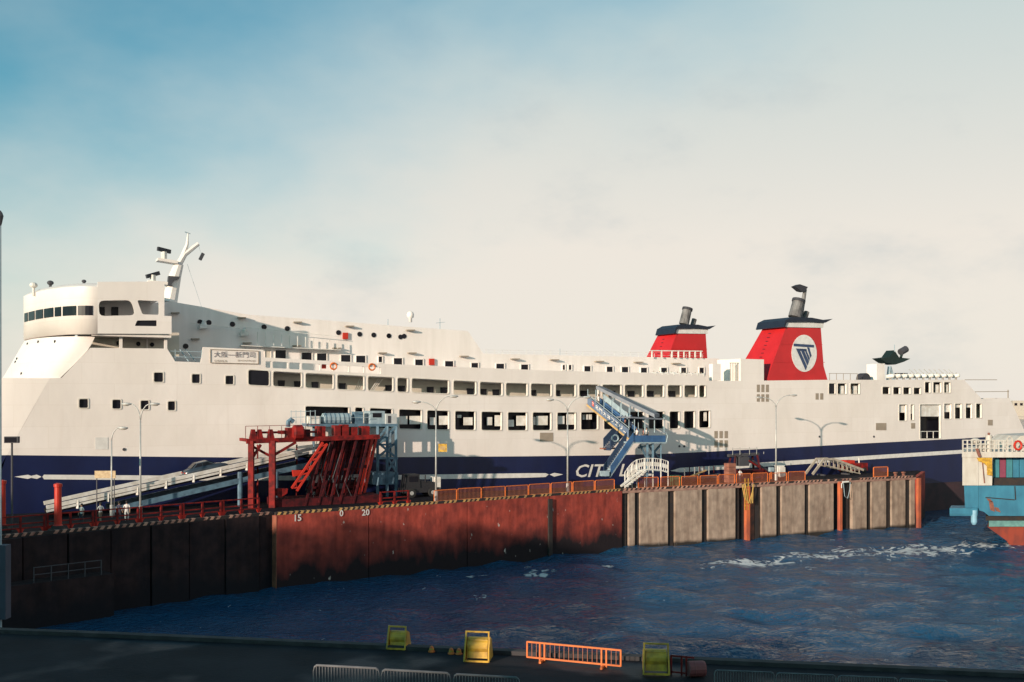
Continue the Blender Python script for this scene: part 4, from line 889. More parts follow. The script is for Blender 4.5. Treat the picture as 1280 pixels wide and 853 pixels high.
for i in range(6):
    a = LW1 + dl * (-6 + i * 3.85) + nlr * 1.6; b = a + dl * 3.6
    red_rail(0, 0, 0, f'{ORD[i]} dark red guard rail from the left along the shaded old wall', n=3, bl=(a, b))
# ---- lamp posts
def lamp_post(px, py_base, d, topy, arms, label, r=.11, spread=2.3):
    z0 = QZ; p = PT(px, 0, d); p.z = QZ; H = CZ - (topy - HY) / F * d - QZ
    t = thing('lamp_post', label, 'lamp post', p)
    MB().tube([(0, 0, 0), (0, 0, H * .86)], r, 10, r1=r * .6).build('pole', GALV, t, local=True, smooth=True); MB().tube([(0, 0, 0), (0, 0, 1.1)], r * 1.7, 10).build('base', GALV, t, local=True)
    for sx, sp, dz in arms:
        pts = [(0, 0, H * .85)] + [(sx * sp * math.sin(a) ** 1.0 if False else sx * sp * (1 - math.cos(a)), 0, H * .85 + (H * .15 + dz) * math.sin(a)) for a in (.35, .7, 1.05, 1.3, 1.57)]
        am = MB().tube(pts, r * .55, 8, r1=r * .4).build('arm', GALV, t, local=True, smooth=True)
        e = Vector(pts[-1]); h = MB(); h.ball(e + Vector((sx * .3, 0, -.02)), .52, .2, .13).build('lamp_head', GALV, am, local=True, smooth=True)
        MB().ball(e + Vector((sx * .36, 0, -.1)), .32, .15, .1).build('lens', LENS, am, local=True, smooth=True)
    return t
lamp_post(139.5, 640, 90, 535, [(1, .7, 0)], 'short single-armed lamp post in front of the ferry bow', r=.09)
lamp_post(175.5, 640, 89, 505, [(-1, .95, 0), (1, .95, 0)], 'two-armed lamp post rising beside the white ramp', r=.10)
lp = lamp_post(545, 625, 104.5, 496.5, [(-1, 1.75, -.5), (1, 1.55, .1)], 'two-armed lamp post carrying a small yellow sign')
H_ = 0; MB().box((.25, -.05, CZ - (565 - HY) / F * 104.5 - QZ), (1.15, .05, CZ - (555 - HY) / F * 104.5 - QZ)).build('yellow_sign', YELLOW, lp, local=True)
MB().box((.42, -.06, CZ - (562.5 - HY) / F * 104.5 - QZ), (.98, -.052, CZ - (558 - HY) / F * 104.5 - QZ)).build('sign_mark', TAN, lp, local=True)
lamp_post(709.5, 611, 113, 497.5, [(-1, 1.7, -.2), (1, 1.9, .1)], 'two-armed lamp post left of the blue passenger gangway')
lamp_post(970, 588, 131, 494, [(1, 2.0, 0), (-1, 1.9, -.3)], 'lamp post with arm to the right below the emblem funnel', r=.12)
# floodlight post far left
p = PT(15, 0, 80); p.z = QZ; t = thing('floodlight_post', 'dark floodlight box on a post at the left edge', 'floodlight', p)
zt_ = CZ - (553 - HY) / F * 80 - QZ; MB().tube([(0, 0, 0), (0, 0, zt_)], .08, 8).build('post', DKGREY, t, local=True); MB().rbox((0, 0, zt_ + .2), (1.05, .45, .52), .1).build('lamp_box', DKGREY, t, local=True)
MB().rbox((0, -.24, zt_ + .2), (.9, .03, .4), .1).build('lens', GLASS, t, local=True)
# tall post at the frame's left edge
p = PT(0.2, 0, 46); p.z = QZ; t = thing('street_lamp', 'tall blue-grey lamp column at the extreme left edge', 'street lamp', p)
MB().tube([(0, 0, 0), (0, 0, 8), (0, 0, 19.2)], .08, 10, r1=.05).build('column', PALEB, t, local=True); MB().rbox((0, 0, 2.2), (.75, .5, 3.4), 0).build('cabinet', mat('cabinet_grey', (.05, .06, .09), rough=.7), t, local=True)
MB().lathe((0, 0, 19.1), [(.04, -.5), (.09, -.3), (.15, .0), (.1, .14), (.02, .25)], 10).build('lantern', DKGREY, t, local=True)
# red beacon posts
for px, d, lab, ztp in ((72.5, 80, 'red cylindrical beacon post at the foot of the white ramp', 604), (2.5, 80, 'red beacon post cut by the left frame edge', 600)):
    p = PT(px, 0, d); p.z = QZ; t = thing('beacon_post', lab, 'beacon', p); h = CZ - (ztp - HY) / F * d - QZ
    MB().lathe((0, 0, 0), [(.75, 0), (.75, .25), (.5, .3), (.42, .5)], 14).build('base', BLACK, t, local=True)
    MB().lathe((0, 0, .42), [(.42, 0), (.29, .2), (.27, h - .75), (.33, h - .72), (.33, h - .5), (.1, h - .42)], 14).build('column', BRED, t, local=True, smooth=False)
# board on two posts
p = PT(131.5, 0, 91); p.z = QZ; t = thing('notice_board', 'small cream notice board on two thin posts before the bow', 'notice board', p)
zb2 = CZ - (598 - HY) / F * 91 - QZ; MB().box((-.95, -.04, zb2), (.95, .04, zb2 + .68)).build('board', mat('board_cream', (.55, .42, .26), (.42, .30, .18), scale=3, rough=.7), t, local=True)
for sx in (-.8, .8): MB().beam((sx, .08, 0), (sx, .08, zb2 + .6), .07).build('post', DKGREY, t, local=True)

# ---- vehicle ramp rising to the ferry
def sw(px, py, w): return SW(px, py, w)
rt = thing('vehicle_ramp', 'long white-sided vehicle ramp sloping up to the ferry', 'ramp', sw(62, 645, -7) * 1.0)
A0, A1 = sw(58, 636, -8.2), sw(386, 563, -6.0); wv = Vector((-ST, CT, 0)) * 4.2
def along(t, dz=0, back=0): q = A0.lerp(A1, t); return q + Vector((0, 0, dz)) + wv * back
MB().beam(along(0, .1), along(1, .1), .2, .34).build('rail', WPAINT, rt); MB().beam(along(0, -.25), along(1, -.25), .2, .2).build('rail', WPAINT, rt)
MB().beam(along(.0, .1, 1), along(1, .1, 1), .2, .34).build('rail', WPAINT, rt)
for k in range(1, 10):
    t = k / 9.5; MB().beam(along(t, -.62), along(t, .12), .2).build('post', WPAINT, rt)
m = MB(); m.hexa([along(0, -.55), along(1, -.55), along(1, -.55, 1), along(0, -.55, 1), along(0, -.36), along(1, -.36), along(1, -.36, 1), along(0, -.36, 1)]); m.build('roadway', ASPH, rt)
MB().beam(along(.22, -1.5, .02), along(1, -1.5, .02), .25, .5).build('girder', STEEL, rt); MB().beam(along(.22, -1.5, .98), along(1, -1.5, .98), .25, .5).build('girder', STEEL, rt)
B0, B1 = A1, sw(436, 556, -.3)
for off in (0, 1):
    MB().beam(A1 + wv * off + Vector((0, 0, .1)), B1 + wv * off * .2 + Vector((0, 0, .3)), .2, .3).build('rail', WPAINT, rt)
m = MB(); z = Vector((0, 0, -.9)); m.hexa([A1 + z, B1 + z, B1 + wv * .2 + z, A1 + wv + z, A1 + z * .8, B1 + z * .8, B1 + wv * .2 + z * .8, A1 + wv + z * .8]); m.build('roadway', ASPH, rt)
for px in (300, 345):
    q = sw(px, 590, -6.5); MB().tube([(q.x, q.y, QZ), (q.x, q.y, q.z)], .25, 8).build('pier_leg', STEEL, rt)

# ---- cars
def car(label, paint, loc, rz, pitch=0.0):
    t = thing('car', label, 'car', loc, rz)
    t.rotation_euler = (0, -pitch, rz); 
    sec = [(-2.15, .42, .62, .62), (-2.1, .34, .78, .74), (-1.5, .24, .93, .82), (-.95, .22, .98, .84), (0, .2, .96, .85), (.9, .2, .93, .84), (1.5, .22, .86, .80), (2.0, .3, .72, .74), (2.18, .4, .58, .6)]
    rows = [[(x, -w, z0), (x, -w * 1.02, (z0 + z1) / 2), (x, -w * .93, z1), (x, 0, z1 + .03), (x, w * .93, z1), (x, w * 1.02, (z0 + z1) / 2), (x, w, z0), (x, -w, z0)] for x, z0, z1, w in sec]
    m = MB(); m.strip(rows); m.add(rows[0][:-1], [tuple(range(7))]); m.add(rows[-1][:-1], [tuple(range(7))]); m.build('body', paint, t, local=True, smooth=True)
    rf = MB(); rr = [[(-1.45, -.72, .9), (-.85, -.58, 1.36), (.15, -.58, 1.38), (.95, -.72, .92)], [(-1.5, 0, .93), (-.85, 0, 1.4), (.15, 0, 1.42), (1.0, 0, .95)], [(-1.45, .72, .9), (-.85, .58, 1.36), (.15, .58, 1.38), (.95, .72, .92)]]
    rf.strip(rr); rf.add(rr[0] + [], [(0, 1, 2, 3)]); rf.add(rr[2], [(0, 1, 2, 3)]); cb = rf.build('cabin', paint, t, local=True)
    for sy in (-1, 1):
        for q in ([(-1.25, .93), (-.82, 1.29), (-.4, 1.31), (-.4, .93)], [(-.33, .93), (-.33, 1.31), (.12, 1.31), (.75, .95)]):
            MB().prism([(x, sy * (.745 - (z - .9) * .30), z) for x, z in q], (0, sy * .02, 0)).build('side_window', GLASS, cb, local=True)
    for q in ([(.93, -.62, .97), (.93, .62, .97), (.22, .5, 1.37), (.22, -.5, 1.37)], [(-1.45, -.62, .97), (-1.45, .62, .97), (-.9, .5, 1.35), (-.9, -.5, 1.35)]):
        sx = 1 if q[0][0] > 0 else -1; MB().prism([(x + sx * .03, y, z) for x, y, z in q], (sx * .02, 0, .015)).build('windscreen', GLASS, cb, local=True)
    for x in (-1.3, 1.32):
        for sy in (-1, 1):
            w = MB().lathe((x, sy * .82, .31), [(.2, -.1), (.3, -.09), (.31, 0), (.3, .09), (.2, .1)], 14, (0, 1, 0)).build('wheel', TYRE, t, local=True); MB().lathe((x, sy * .93, .31), [(.19, -.02), (.17, .012), (.05, .02)], 12, (0, sy, 0)).build('rim', GALV, w, local=True)
    for sy in (-.5, .5):
        MB().box((2.1, sy - .16, .56), (2.19, sy + .16, .68)).build('headlight', LENS, t, local=True); MB().box((-2.16, sy - .18, .58), (-2.1, sy + .18, .7)).build('tail_light', BRED, t, local=True)
    return t
tcar = .59; q = along(tcar, -.35, .45); dA = (A1 - A0); car('dark saloon car driving up the white ramp', CARB, q, math.atan2(dA.y, dA.x), math.atan2(dA.z, math.hypot(dA.x, dA.y)))

# ---- red ramp hoist
gt = thing('ramp_hoist', 'big red steel hoist gantry with slanting struts over the ramp', 'gantry', (sw(395, 640, -7).x, sw(395, 640, -7).y, QZ))
def foot(px, w): q = sw(px, 560, w); return Vector((q.x, q.y, QZ))
FW, BW = -9.0, -4.6
for px, wd in ((314, .5), (340.5, .58)):
    for w in (FW, BW):
        top = sw(px, 551, w); MB().beam(foot(px, w), top, wd).build('leg', RRED, gt)
for w in (FW, BW):
    MB().beam(sw(308, 552, w), sw(474, 546, w), .4, .46).build('top_beam', RRED, gt)
for px in (314, 340.5, 372, 402, 436, 468): MB().beam(sw(px, 551.5 - (px - 308) * .03, FW), sw(px, 551.5 - (px - 308) * .03, FW) + Vector((-ST, CT, 0)) * (BW - FW), .3).build('cross_beam', RRED, gt)
for a, b, w in (((341, 570), (370, 553), FW), ((317, 559), (339, 571), BW), ((341, 570), (370, 553), BW), ((316, 572), (326, 556), FW)): MB().beam(sw(*a, w), sw(*b, w), .24).build('brace', RRED, gt)
for px in (317, 325, 339): 
    q = [sw(px - 4.5, 549, FW), sw(px - 2, 537, FW), sw(px + 2, 537, FW), sw(px + 4.5, 549, FW)]; MB().prism(q, Vector((-ST, CT, 0)) * .5).build('bearing_block', RRED, gt)
MB().tube([sw(316, 541, FW + .3), sw(400, 540, FW + .3)], .11, 8).build('drive_shaft', RRED, gt)
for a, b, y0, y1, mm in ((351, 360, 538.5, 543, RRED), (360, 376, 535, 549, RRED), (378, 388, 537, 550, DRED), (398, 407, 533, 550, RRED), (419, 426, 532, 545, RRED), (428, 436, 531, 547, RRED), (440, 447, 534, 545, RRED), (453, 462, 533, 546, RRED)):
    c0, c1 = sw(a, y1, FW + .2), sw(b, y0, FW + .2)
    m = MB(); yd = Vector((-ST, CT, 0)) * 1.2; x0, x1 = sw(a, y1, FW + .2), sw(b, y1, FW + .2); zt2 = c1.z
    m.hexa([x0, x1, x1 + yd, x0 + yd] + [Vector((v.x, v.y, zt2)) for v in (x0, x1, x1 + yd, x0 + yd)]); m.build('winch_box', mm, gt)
MB().lathe(sw(366, 541, FW - .1), [(.6, 0), (.75, .15), (.75, .9), (.6, 1.05)], 14, (CT, ST, 0)).build('winch_drum', RRED, gt)
for k in range(15):
    x = 402 + k * 4.9; w = (FW, -7.4, -5.8)[k % 3]; dx = -21 - random.uniform(-2, 2)
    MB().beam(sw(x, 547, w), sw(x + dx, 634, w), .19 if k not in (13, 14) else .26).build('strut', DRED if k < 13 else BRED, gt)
for k in range(7):
    x = 404 + k * 10.2; MB().beam(sw(x, 552, -6.6), sw(x - 20 + random.uniform(-3, 3), 634, -6.6), .14).build('hanger_rod', RRED, gt)
for k in range(16):
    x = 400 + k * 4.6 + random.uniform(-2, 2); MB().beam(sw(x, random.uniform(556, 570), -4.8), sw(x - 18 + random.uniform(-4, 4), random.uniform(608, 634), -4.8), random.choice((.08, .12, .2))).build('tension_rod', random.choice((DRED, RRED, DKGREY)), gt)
for k in range(9):
    x = 398 + k * 8.2; y = random.uniform(570, 622); q = sw(x - (y - 547) * .24, y, random.choice((-8.6, -7, -5.6))); MB().rbox(q, (random.uniform(.3, .8), .3, random.uniform(.25, .6)), TH + random.uniform(-.2, .2)).build('clamp', random.choice((RRED, DRED, GALV, DKGREY)), gt)
for k in range(4): MB().tube([sw(396 + k * 17, 552, -8.8), sw(386 + k * 15, 590 + k * 4, -9.1), sw(392 + k * 16, 622, -8.8)], .04, 5).build('cable', DKGREY, gt)
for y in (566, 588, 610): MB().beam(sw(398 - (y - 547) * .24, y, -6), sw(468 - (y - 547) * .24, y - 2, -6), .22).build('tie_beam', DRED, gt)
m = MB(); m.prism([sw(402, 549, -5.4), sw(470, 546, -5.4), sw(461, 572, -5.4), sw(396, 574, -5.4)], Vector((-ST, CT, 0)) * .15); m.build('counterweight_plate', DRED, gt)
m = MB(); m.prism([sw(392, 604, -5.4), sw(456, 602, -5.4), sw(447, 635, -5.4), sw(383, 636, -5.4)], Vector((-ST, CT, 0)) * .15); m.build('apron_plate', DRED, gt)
for off in (0, 9):
    MB().beam(sw(409 - off * .6, 555 - off * .2, FW - .6), sw(371 - off * .7, 614 - off * .4, FW - .6), .2).build('lattice_rail', BRED, gt)
for k in range(7):
    t = k / 6.5; a = sw(409, 555, FW - .6).lerp(sw(371, 614, FW - .6), t); b = sw(403.6, 553.2, FW - .6).lerp(sw(364.7, 610.4, FW - .6), min(1, t + .1)); MB().beam(a, b, .14).build('lattice_rung', BRED, gt)
MB().prism([sw(366, 588, FW), sw(382, 588, FW), sw(376, 594, FW), sw(367, 596, FW)], Vector((-ST, CT, 0)) * .4).build('bracket', BRED, gt)
MB().prism([sw(345, 611, FW), sw(360, 611, FW), sw(359, 617, FW), sw(351, 622, FW), sw(346, 620, FW)], Vector((-ST, CT, 0)) * .6).build('bracket', RRED, gt)
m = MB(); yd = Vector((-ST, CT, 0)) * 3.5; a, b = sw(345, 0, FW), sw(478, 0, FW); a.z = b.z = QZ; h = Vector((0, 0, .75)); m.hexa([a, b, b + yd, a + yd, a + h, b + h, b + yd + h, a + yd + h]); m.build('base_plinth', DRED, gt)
m = MB(); m.beam(sw(307, 533, FW), sw(400, 531, FW), .05)
for k in range(7): m.beam(sw(307 + k * 15, 551, FW), sw(307 + k * 15, 533, FW), .05)
m.build('handrail', RRED, gt, kind='stuff')
for px in (322, 371): MB().beam(foot(px, -5), sw(px, 556, -5), .14).build('guide_rod', RRED, gt)

# ---- steel blue service tower
bt_ = thing('service_tower', 'steel blue service platform tower with pale machinery behind the red hoist', 'tower', (sw(440, 600, -3).x, sw(440, 600, -3).y, QZ))
inw = Vector((-ST, CT, 0)); TW = -3.9
def slabw(px0, px1, y0, y1, w, depth, name, mm, par=bt_):
    a0, a1, b0, b1 = sw(px0, y1, w), sw(px1, y1, w), sw(px0, y0, w), sw(px1, y0, w); d = inw * depth
    return MB().hexa([a0, a1, a1 + d, a0 + d, b0, b1, b1 + d, b0 + d]).build(name, mm, par)
slabw(388, 497, 530, 533.5, TW, 3.2, 'platform', STEEL)
tk = MB().lathe(sw(402, 524, TW + 1), [(.4, 0), (.62, .15), (.62, 3.1), (.4, 3.25)], 12, (CT, ST, 0)).build('tank', PALEB, bt_)
for k in range(6): MB().lathe(sw(406 + k * 5.6, 524, TW + 1), [(.66, -.04), (.66, .04)], 12, (CT, ST, 0)).build('tank_hoop', STEEL, tk)
slabw(388, 401, 520.5, 530, TW + .3, 1.4, 'pump_box', WPAINT); slabw(444, 454, 515, 530, TW + .6, 1.2, 'control_cabinet', STEEL)
cbn = slabw(463, 481, 514, 530, TW + .4, 2.0, 'cabin', PALEB); slabw(466, 477, 516.5, 522, TW + .37, .05, 'cabin_window', GLASS, cbn)
slabw(482.5, 496, 517.5, 530, TW + .1, 1.8, 'junction_box', mat('pale_box', (.5, .52, .52), rough=.5)); slabw(485, 488.5, 520, 529, TW + .06, .05, 'box_door', DKGREY)
MB().tube([sw(360, 534, TW), sw(360.5, 527, TW), sw(363, 524.8, TW), sw(367, 527.5, TW)], .24, 8).build('vent_pipe', STEEL, bt_)
for px in (472, 484, 495):
    for w in (TW, TW + 3): q = sw(px, 533, w); MB().beam(Vector((q.x, q.y, QZ)), q, .28).build('leg', STEEL, bt_)
for px in (392, 420):
    q = sw(px, 533, TW + 2.8); MB().beam(Vector((q.x, q.y, QZ)), q, .24).build('leg', STEEL, bt_)
for a, b, w in (((468, 556), (495, 534), TW), ((472, 572), (495, 553), TW), ((472, 553), (495, 572), TW), ((484, 534), (472, 548), TW), ((484, 572), (495, 590), TW), ((495, 572), (484, 590), TW), ((472, 556), (496, 556), TW), ((470, 573), (497, 573), TW), ((488, 540), (488, 572), TW + 1.5), ((468, 560), (492, 540), TW + 3)):
    MB().beam(sw(*a, w), sw(*b, w), .22).build('brace', STEEL, bt_)
slabw(466, 498, 591, 606, TW, 2.8, 'base_block', STEEL)
m = MB()
for y in (515, 522): m.beam(sw(363, y, TW), sw(395, y - 1, TW), .05); m.beam(sw(437, y, TW), sw(463, y, TW), .05)
for k in range(6): m.beam(sw(364 + k * 6, 530, TW), sw(364 + k * 6, 513, TW), .05)
m.build('handrail', PALEB, bt_, kind='stuff')

# ---- passenger gangway
gw = thing('boarding_gangway', 'blue covered passenger gangway with stairs climbing to the ferry side', 'gangway', (sw(812, 600, -5).x, sw(812, 600, -5).y, QZ))
def gp(*poly): return [sw(a, b, w) for a, b, w in poly]
GW0, GW1 = -6.4, -.35     # pier end / ship end offsets
def slopeP(t, dz, side=0.0):   # bridge axis from platform (t=0) to ship (t=1)
    a = sw(786, 545.5, GW0); b = sw(734.5, 503.5, GW1); q = a.lerp(b, t); ax = (b - a); ax.z = 0; ax.normalize(); sd_ = Vector((-ax.y, ax.x, 0)); 
    if sd_.y > 0: sd_ = -sd_
    return q + Vector((0, 0, dz)) - sd_ * side
def slope_panel(t0, t1, z0, z1, side, th, name, mm):
    a, b = slopeP(t0, z0, side), slopeP(t1, z0, side); n = (slopeP(0, 0, side + th) - slopeP(0, 0, side)); h = Vector((0, 0, z1 - z0))
    return MB().hexa([a, b, b + n, a + n, a + h, b + h, b + n + h, a + n + h]).build(name, mm, gw)
slope_panel(-.02, 1.02, -.5, -.22, -.05, .15, 'side_sill', TAN); slope_panel(-.02, 1.02, -.5, -.22, 1.9, .15, 'side_sill', TAN)
slope_panel(0, 1, -.2, -.08, .0, 2.0, 'floor', GROOF)
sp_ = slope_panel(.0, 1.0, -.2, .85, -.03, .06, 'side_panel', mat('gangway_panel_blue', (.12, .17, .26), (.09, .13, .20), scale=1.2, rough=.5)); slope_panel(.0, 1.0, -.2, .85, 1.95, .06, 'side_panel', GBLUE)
RA, RB = sw(745, 486.5, -1.0), sw(818, 522, -7.2); rx = (RB - RA); rx.z = 0; rx.normalize(); rn = Vector((-rx.y, rx.x, 0)); rn = rn if rn.y > 0 else -rn; zu = Vector((0, 0, .42))
MB().hexa([RA, RB, RB + rn * 2.0, RA + rn * 2.0, RA + zu, RB + zu, RB + rn * 2.0 + zu, RA + rn * 2.0 + zu]).build('roof', GROOF, gw)
def roof_z(p): f = (p - RA).dot(rx) / (Vector((RB.x, RB.y, 0)) - Vector((RA.x, RA.y, 0))).length; return RA.z + (RB.z - RA.z) * max(0, min(1, f))
for k in range(6):
    for sd2 in (0.03, 1.95): a = slopeP(k / 5, .8, sd2); MB().beam(a, Vector((a.x, a.y, max(a.z + .3, roof_z(a)))), .08).build('roof_post', PALEB, gw)
slope_panel(.12, .85, 1.0, 1.75, 1.92, .04, 'side_glazing', PALEB)
slope_panel(.0, 1, 1.0, 1.08, -.02, .06, 'hand_rail', PALEB)
a, b = slopeP(.86, 0, -.06), slopeP(.06, 0, -.06)
# lettering along the panel, one character every step
ax = (b - a); axn = ax.normalized(); txt = '名門大洋フェリー'
for k, ch in enumerate(txt):
    t = .80 - k * .097; o = slopeP(t, .10, -.06); text_part('letter', ch, STRIPE, sp_, o, axn, (0, 0, 1), height=.52 if ch != 'ー' else .1, width=.56, bold=.012)
o = slopeP(.86, .1, -.06); MB().prism([slopeP(.885, .12, -.05), slopeP(.835, .12, -.05), slopeP(.835, .7, -.05), slopeP(.885, .7, -.05)], (0, -.02, 0)).build('logo_mark', BRED, sp_)
text_part('letter', 'T', STRIPE, sp_, slopeP(.878, .24, -.09), axn, (0, 0, 1), height=.36, width=.34, bold=.012)
# landing platform with blue parapet
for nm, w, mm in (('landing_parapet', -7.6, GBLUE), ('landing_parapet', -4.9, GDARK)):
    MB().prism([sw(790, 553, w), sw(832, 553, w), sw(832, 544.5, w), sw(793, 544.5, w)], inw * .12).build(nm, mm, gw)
MB().hexa(gp((788, 554.5, -7.6), (833, 554.5, -7.6)) + [sw(833, 554.5, -7.6) + inw * 2.8, sw(788, 554.5, -7.6) + inw * 2.8] + gp((788, 552.6, -7.6), (833, 552.6, -7.6)) + [sw(833, 552.6, -7.6) + inw * 2.8, sw(788, 552.6, -7.6) + inw * 2.8]).build('landing_floor', PALEB, gw)
MB().tube(gp((833, 553, -7.6), (834.5, 545, -7.6), (832.5, 541, -7.6), (826, 540.5, -7.6)), .06, 6).build('end_rail', PALEB, gw)
for px in (793, 806, 818, 830):
    for w in (-7.5, -5.0):
        MB().beam(sw(px, 541, w), sw(px, 522, w), .1).build('roof_post', PALEB, gw)
m = MB(); d = inw * 3.0; m.hexa([sw(788, 523, -7.8), sw(829, 525, -7.8), sw(829, 525, -7.8) + d, sw(788, 523, -7.8) + d, sw(788, 521, -7.8), sw(829, 523, -7.8), sw(829, 523, -7.8) + d, sw(788, 521, -7.8) + d]); m.build('landing_roof', GROOF, gw)
# tower legs under the landing
for px in (809, 816, 826):
    for w in (-7.2, -5.2): q = sw(px, 554, w); MB().beam(Vector((q.x, q.y, QZ)), q, .26 if px < 820 else .14).build('tower_leg', STEEL, gw)
for a, b in (((809, 556), (826, 575)), ((826, 556), (809, 575)), ((800, 556), (808, 572)), ((798, 560), (816, 556))): MB().beam(sw(*a, -6.6), sw(*b, -6.6), .2).build('tower_brace', STEEL, gw)
# two stair flights down to the left
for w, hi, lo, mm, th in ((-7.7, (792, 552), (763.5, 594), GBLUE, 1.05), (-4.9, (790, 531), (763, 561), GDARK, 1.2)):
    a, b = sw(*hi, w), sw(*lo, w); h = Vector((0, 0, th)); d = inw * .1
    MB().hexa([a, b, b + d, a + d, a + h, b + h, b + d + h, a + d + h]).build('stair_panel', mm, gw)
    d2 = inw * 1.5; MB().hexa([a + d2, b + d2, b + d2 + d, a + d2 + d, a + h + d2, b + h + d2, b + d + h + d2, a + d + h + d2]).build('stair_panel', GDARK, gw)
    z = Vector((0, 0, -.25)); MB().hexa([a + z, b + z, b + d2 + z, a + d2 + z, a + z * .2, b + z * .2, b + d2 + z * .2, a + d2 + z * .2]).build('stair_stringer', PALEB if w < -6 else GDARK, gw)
    for k in range(14):
        q = a.lerp(b, (k + .5) / 14); MB().hexa([q + Vector((-.16, 0, .05)), q + Vector((.16, 0, .05)), q + Vector((.16, 0, .05)) + d2, q + Vector((-.16, 0, .05)) + d2, q + Vector((-.16, 0, .1)), q + Vector((.16, 0, .1)), q + Vector((.16, 0, .1)) + d2, q + Vector((-.16, 0, .1)) + d2]).build('step', GROOF, gw)
MB().beam(sw(752, 561, -3.5), sw(770, 560.5, -3.5), .9, .16).build('side_step', BROWN, gw)
MB().tube([sw(769 + 4 * math.cos(a), 548 + 4 * math.sin(a), -5.5) for a in [k * .628 for k in range(11)]], .1, 6).build('hose_reel', PALEB, gw)
MB().rbox(sw(755.5, 592, -7.5), (1.0, .6, .6), .3).build('stair_buffer', PALEB, gw)

# ---- white turning stair beside the gangway foot
ws = thing('white_stairs', 'white railed turning stairs below the gangway landing', 'stairs', (sw(806, 606, -9.5).x, sw(806, 606, -9.5).y, QZ))
prof = [(781, 591, 606), (785, 585, 600), (790, 579, 595), (796, 575, 590), (806, 573, 588), (816, 573, 588), (826, 574, 589), (835, 577, 592)]
WS = -9.6
for (x0, a0, b0), (x1, a1, b1) in zip(prof, prof[1:]):
    MB().prism([sw(x0, a0 + 4.5, WS), sw(x1, a1 + 4.5, WS), sw(x1, a1 + 9.5, WS), sw(x0, a0 + 9.5, WS)], inw * .08).build('panel', WPAINT, ws)
    MB().beam(sw(x0, a0, WS), sw(x1, a1, WS), .08).build('hand_rail', WPAINT, ws)
    MB().beam(sw(x0, a0 + 14, WS), sw(x1, a1 + 14, WS), .12).build('stringer', WPAINT, ws)
m = MB()
for x0, a0, b0 in prof:
    q = sw(x0, a0, WS); MB().beam(Vector((q.x, q.y, QZ)), q, .11).build('post', WPAINT, ws)
for k in range(22):
    x = 782 + k * 2.5; ya = lerp_tab([(p[0], p[1]) for p in prof], x); m.beam(sw(x, ya, WS), sw(x, ya + 5, WS), .04); m.beam(sw(x, ya + 9, WS), sw(x, ya + 14, WS), .05)
m.build('balusters', WPAINT, ws, kind='stuff')
for a, b in (((781, 609), (807, 589)), ((776, 608), (800, 590))): MB().beam(sw(*a, WS - .6), sw(*b, WS - .6), .2).build('stringer', WPAINT, ws)
for k in range(9):
    t = k / 8; q = sw(781, 608, WS - .3).lerp(sw(804, 589, WS - .3), t); MB().rbox(q, (.5, .9, .07), TH).build('step', WPAINT, ws)
MB().hexa([sw(804, 588, WS), sw(835, 590, WS), sw(835, 590, WS) + inw * 1.6, sw(804, 588, WS) + inw * 1.6, sw(804, 586.8, WS), sw(835, 588.8, WS), sw(835, 588.8, WS) + inw * 1.6, sw(804, 586.8, WS) + inw * 1.6]).build('landing', PALEB, ws)

# ---- people
def person_mesh(name, pose):
    J = {'pelvis': ((0, 0, .93), .15), 'waist': ((0, 0, 1.08), .135), 'chest': ((0, .0, 1.28), .155), 'neck0': ((0, 0, 1.43), .075), 'neck1': ((0, .01, 1.49), .06), 'head': ((0, .02, 1.58), .095), 'crown': ((0, .01, 1.68), .075)}
    E = [('pelvis', 'waist'), ('waist', 'chest'), ('chest', 'neck0'), ('neck0', 'neck1'), ('neck1', 'head'), ('head', 'crown')]
    for s, n in ((-1, 'l'), (1, 'r')):
        st = .08 * s if pose == 0 else .2 * s
        J['hip' + n] = ((.1 * s, 0, .86), .105); J['knee' + n] = ((.11 * s, st * .5 + .02, .48), .068); J['ank' + n] = ((.11 * s, st * .6 - .03, .09), .045); J['toe' + n] = ((.12 * s, st * .6 + .13, .035), .035)
        J['sh' + n] = ((.19 * s, 0, 1.38), .07); sw_ = .06 * s if pose == 0 else -.22 * s
        J['el' + n] = ((.25 * s, -.03 + sw_ * .4, 1.1), .048)
        hand = (.25 * s, .06 + sw_, .86) if not (pose == 2 and s > 0) else (.2, .3, 1.12)
        J['wr' + n] = (hand, .034); pv = Vector(hand) + (Vector((0, .02, -.07)) if not (pose == 2 and s > 0) else Vector((0, .07, .01))); J['palm' + n] = (tuple(pv), .036)
        E += [('pelvis', 'hip' + n), ('hip' + n, 'knee' + n), ('knee' + n, 'ank' + n), ('ank' + n, 'toe' + n), ('chest', 'sh' + n), ('sh' + n, 'el' + n), ('el' + n, 'wr' + n), ('wr' + n, 'palm' + n)]
        for f in range(5):
            off = Vector(((f - 2) * .018, .012 * (f - 1), -.08 + .01 * abs(f - 2))) if f else Vector((-.045 * s, .04, -.03)); J[f'f{f}{n}'] = (tuple(pv + off), .0095); E.append(('palm' + n, f'f{f}{n}'))
    keys = list(J); me = bpy.data.meshes.new(name); me.from_pydata([J[k][0] for k in keys], [(keys.index(a), keys.index(b)) for a, b in E], [])
    ob = bpy.data.objects.new(name, me); COL.objects.link(ob); sk = ob.modifiers.new('skin', 'SKIN'); sk.use_smooth_shade = True
    for i, k in enumerate(keys):
        r = J[k][1]; me.skin_vertices[0].data[i].radius = (r, r * (.72 if k in ('chest', 'waist', 'pelvis') else 1)); me.skin_vertices[0].data[i].use_root = (k == 'pelvis')
    sb_ = ob.modifiers.new('sub', 'SUBSURF'); sb_.levels = 1; sb_.render_levels = 1
    dg = bpy.context.evaluated_depsgraph_get(); out = bpy.data.meshes.new_from_object(ob.evaluated_get(dg)); bpy.data.objects.remove(ob); return out
